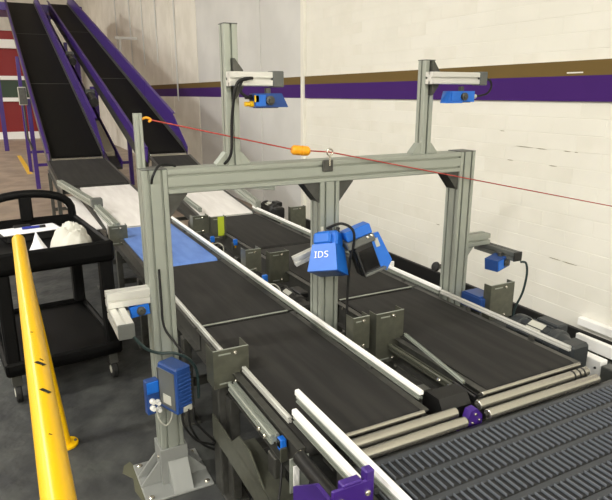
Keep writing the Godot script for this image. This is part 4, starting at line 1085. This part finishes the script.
# soft heap with folds on a flat base
func lump(rx: float, rz: float, h: float, sd: int, round_top := 2.6, fall := 0.6) -> B:
	var f := FastNoiseLite.new()
	f.seed = sd
	f.frequency = 9.0
	f.fractal_octaves = 3
	var b := B.new()
	var nr := 14; var ns := 40
	var p := []
	for i in nr + 1:
		var row := []
		for k in ns:
			var a := TAU * k / ns
			var q := float(i) / nr
			var wob := 1.0 + 0.28 * f.get_noise_2d(cos(a) * 0.12 + 3.0, sin(a) * 0.12)
			var x := cos(a) * rx * q * wob; var z := sin(a) * rz * q * wob
			var y := h * pow(maxf(0.0, 1.0 - pow(q, round_top)), fall) * (0.8 + 0.45 * f.get_noise_2d(x + 1.0, z * 1.6))
			y += 0.02 * absf(f.get_noise_2d(x * 2.2 + 5.0, z * 2.2)) * (1.0 - q * 0.7)
			row.append(Vector3(x, maxf(y, 0.003) if i < nr else 0.0, z))
		p.append(row)
	var nm := []
	for i in nr + 1:
		var row := []
		for k in ns:
			var du: Vector3 = p[i][(k + 1) % ns] - p[i][(k + ns - 1) % ns]
			var dv: Vector3 = p[mini(i + 1, nr)][k] - p[maxi(i - 1, 0)][k]
			var n := dv.cross(du)
			if n.y < 0: n = -n
			row.append(Vector3.UP if n.length() < 1e-9 else n.normalized())
		nm.append(row)
	for i in nr:
		for k in ns:
			var k2 := (k + 1) % ns
			b.tri3(p[i][k], p[i][k2], p[i + 1][k2], nm[i][k], nm[i][k2], nm[i + 1][k2])
			b.tri3(p[i][k], p[i + 1][k2], p[i + 1][k], nm[i][k], nm[i + 1][k2], nm[i + 1][k])
	for k in ns:
		b.tri(Vector3.ZERO, p[nr][k], p[nr][(k + 1) % ns], Vector3.DOWN)
	return b

# ---------------------------------------------------------------- yellow guard pipe
func guard_pipe() -> void:
	var t := thing("guard_rail", "yellow steel pipe guard rail with scuffs beside the cart", "guard rail", Vector3(0.02, 0, -2.0))
	var y := 0.95
	var r := 0.0295
	var x := 0.012
	part(t, "pipe", B.new().lathe([[0.0, 0.0], [0.02, 0.0], [0.027, 0.004], [r, 0.014], [r, 2.9]], Vector3(x, y, -3.12), Vector3(0, 0, 1), 32), M.safety_yellow)
	part(t, "support_post", B.new().cyl(Vector3(0.098, 0.012, -2.72), Vector3(0.015, y - 0.01, -2.76), 0.024, 18), M.safety_yellow)
	part(t, "support_post", B.new().cyl(Vector3(x, 0.012, -0.32), Vector3(x, y - 0.01, -0.32), 0.024, 18), M.safety_yellow)
	part(t, "foot_flange", B.new().cyl(Vector3(x, 0.0, -0.32), Vector3(x, 0.014, -0.32), 0.055, 24), M.safety_yellow)
	part(t, "foot_flange", B.new().cyl(Vector3(0.10, 0.0, -2.72), Vector3(0.10, 0.014, -2.72), 0.055, 24), M.safety_yellow)
	for k in 3:
		var a := TAU * k / 3.0
		part(t, "bolt", bolt(B.new(), Vector3(0.10 + cos(a) * 0.042, 0.014, -2.72 + sin(a) * 0.042), Vector3.UP, 0.007), M.galvanised)
	for s in [[-1.52, 0.2, 0.03], [-1.36, 0.25, 0.028], [-1.75, -0.1, 0.01], [-1.16, 0.1, 0.008], [-1.545, 0.35, 0.012]]:
		var a: float = PI / 2 - s[1]
		part(t, "scuff_mark", B.new().box(Vector3(x + cos(a) * (r + 0.0002), y + sin(a) * (r + 0.0002), s[0]), Vector3(s[2] * 0.4, 0.0012, s[2]), 0.0003, Basis(Vector3(0, 0, 1), a - PI / 2) * Basis(Vector3.UP, 0.7)), M.rubber, "black scuff on the yellow paint")

# ---------------------------------------------------------------- emergency pull cord
func pull_cord() -> void:
	var t := thing("pull_cord", "red emergency pull cord with orange grip along the gantry", "cord", Vector3(1.1, 1.4, -2.19))
	var zc := GZ + GP / 2 + 0.014
	part(t, "cord", B.new().tube([Vector3(0.508, 1.552, GZ - 0.01), Vector3(1.08, 1.421, zc), Vector3(1.25, 1.404, zc), Vector3(3.27, 0.98, -2.17)], 0.0030, 6), M.rope_red)
	part(t, "grip", B.new().lathe([[0.0, -0.043], [0.014, -0.041], [0.02, -0.033], [0.021, -0.005], [0.017, 0.0], [0.021, 0.005], [0.02, 0.033], [0.014, 0.041], [0.0, 0.043]], Vector3(1.108, 1.417, zc), Vector3(0.98, -0.11, 0), 16), M.orange_plastic)
	part(t, "wall_hook", B.new().lathe([[0.0, 0.0], [0.018, 0.0], [0.018, 0.004], [0.006, 0.006], [0.006, 0.03], [0.0, 0.03]], Vector3(3.295, 0.976, -2.17), Vector3(-1, 0, 0), 12), M.chrome)
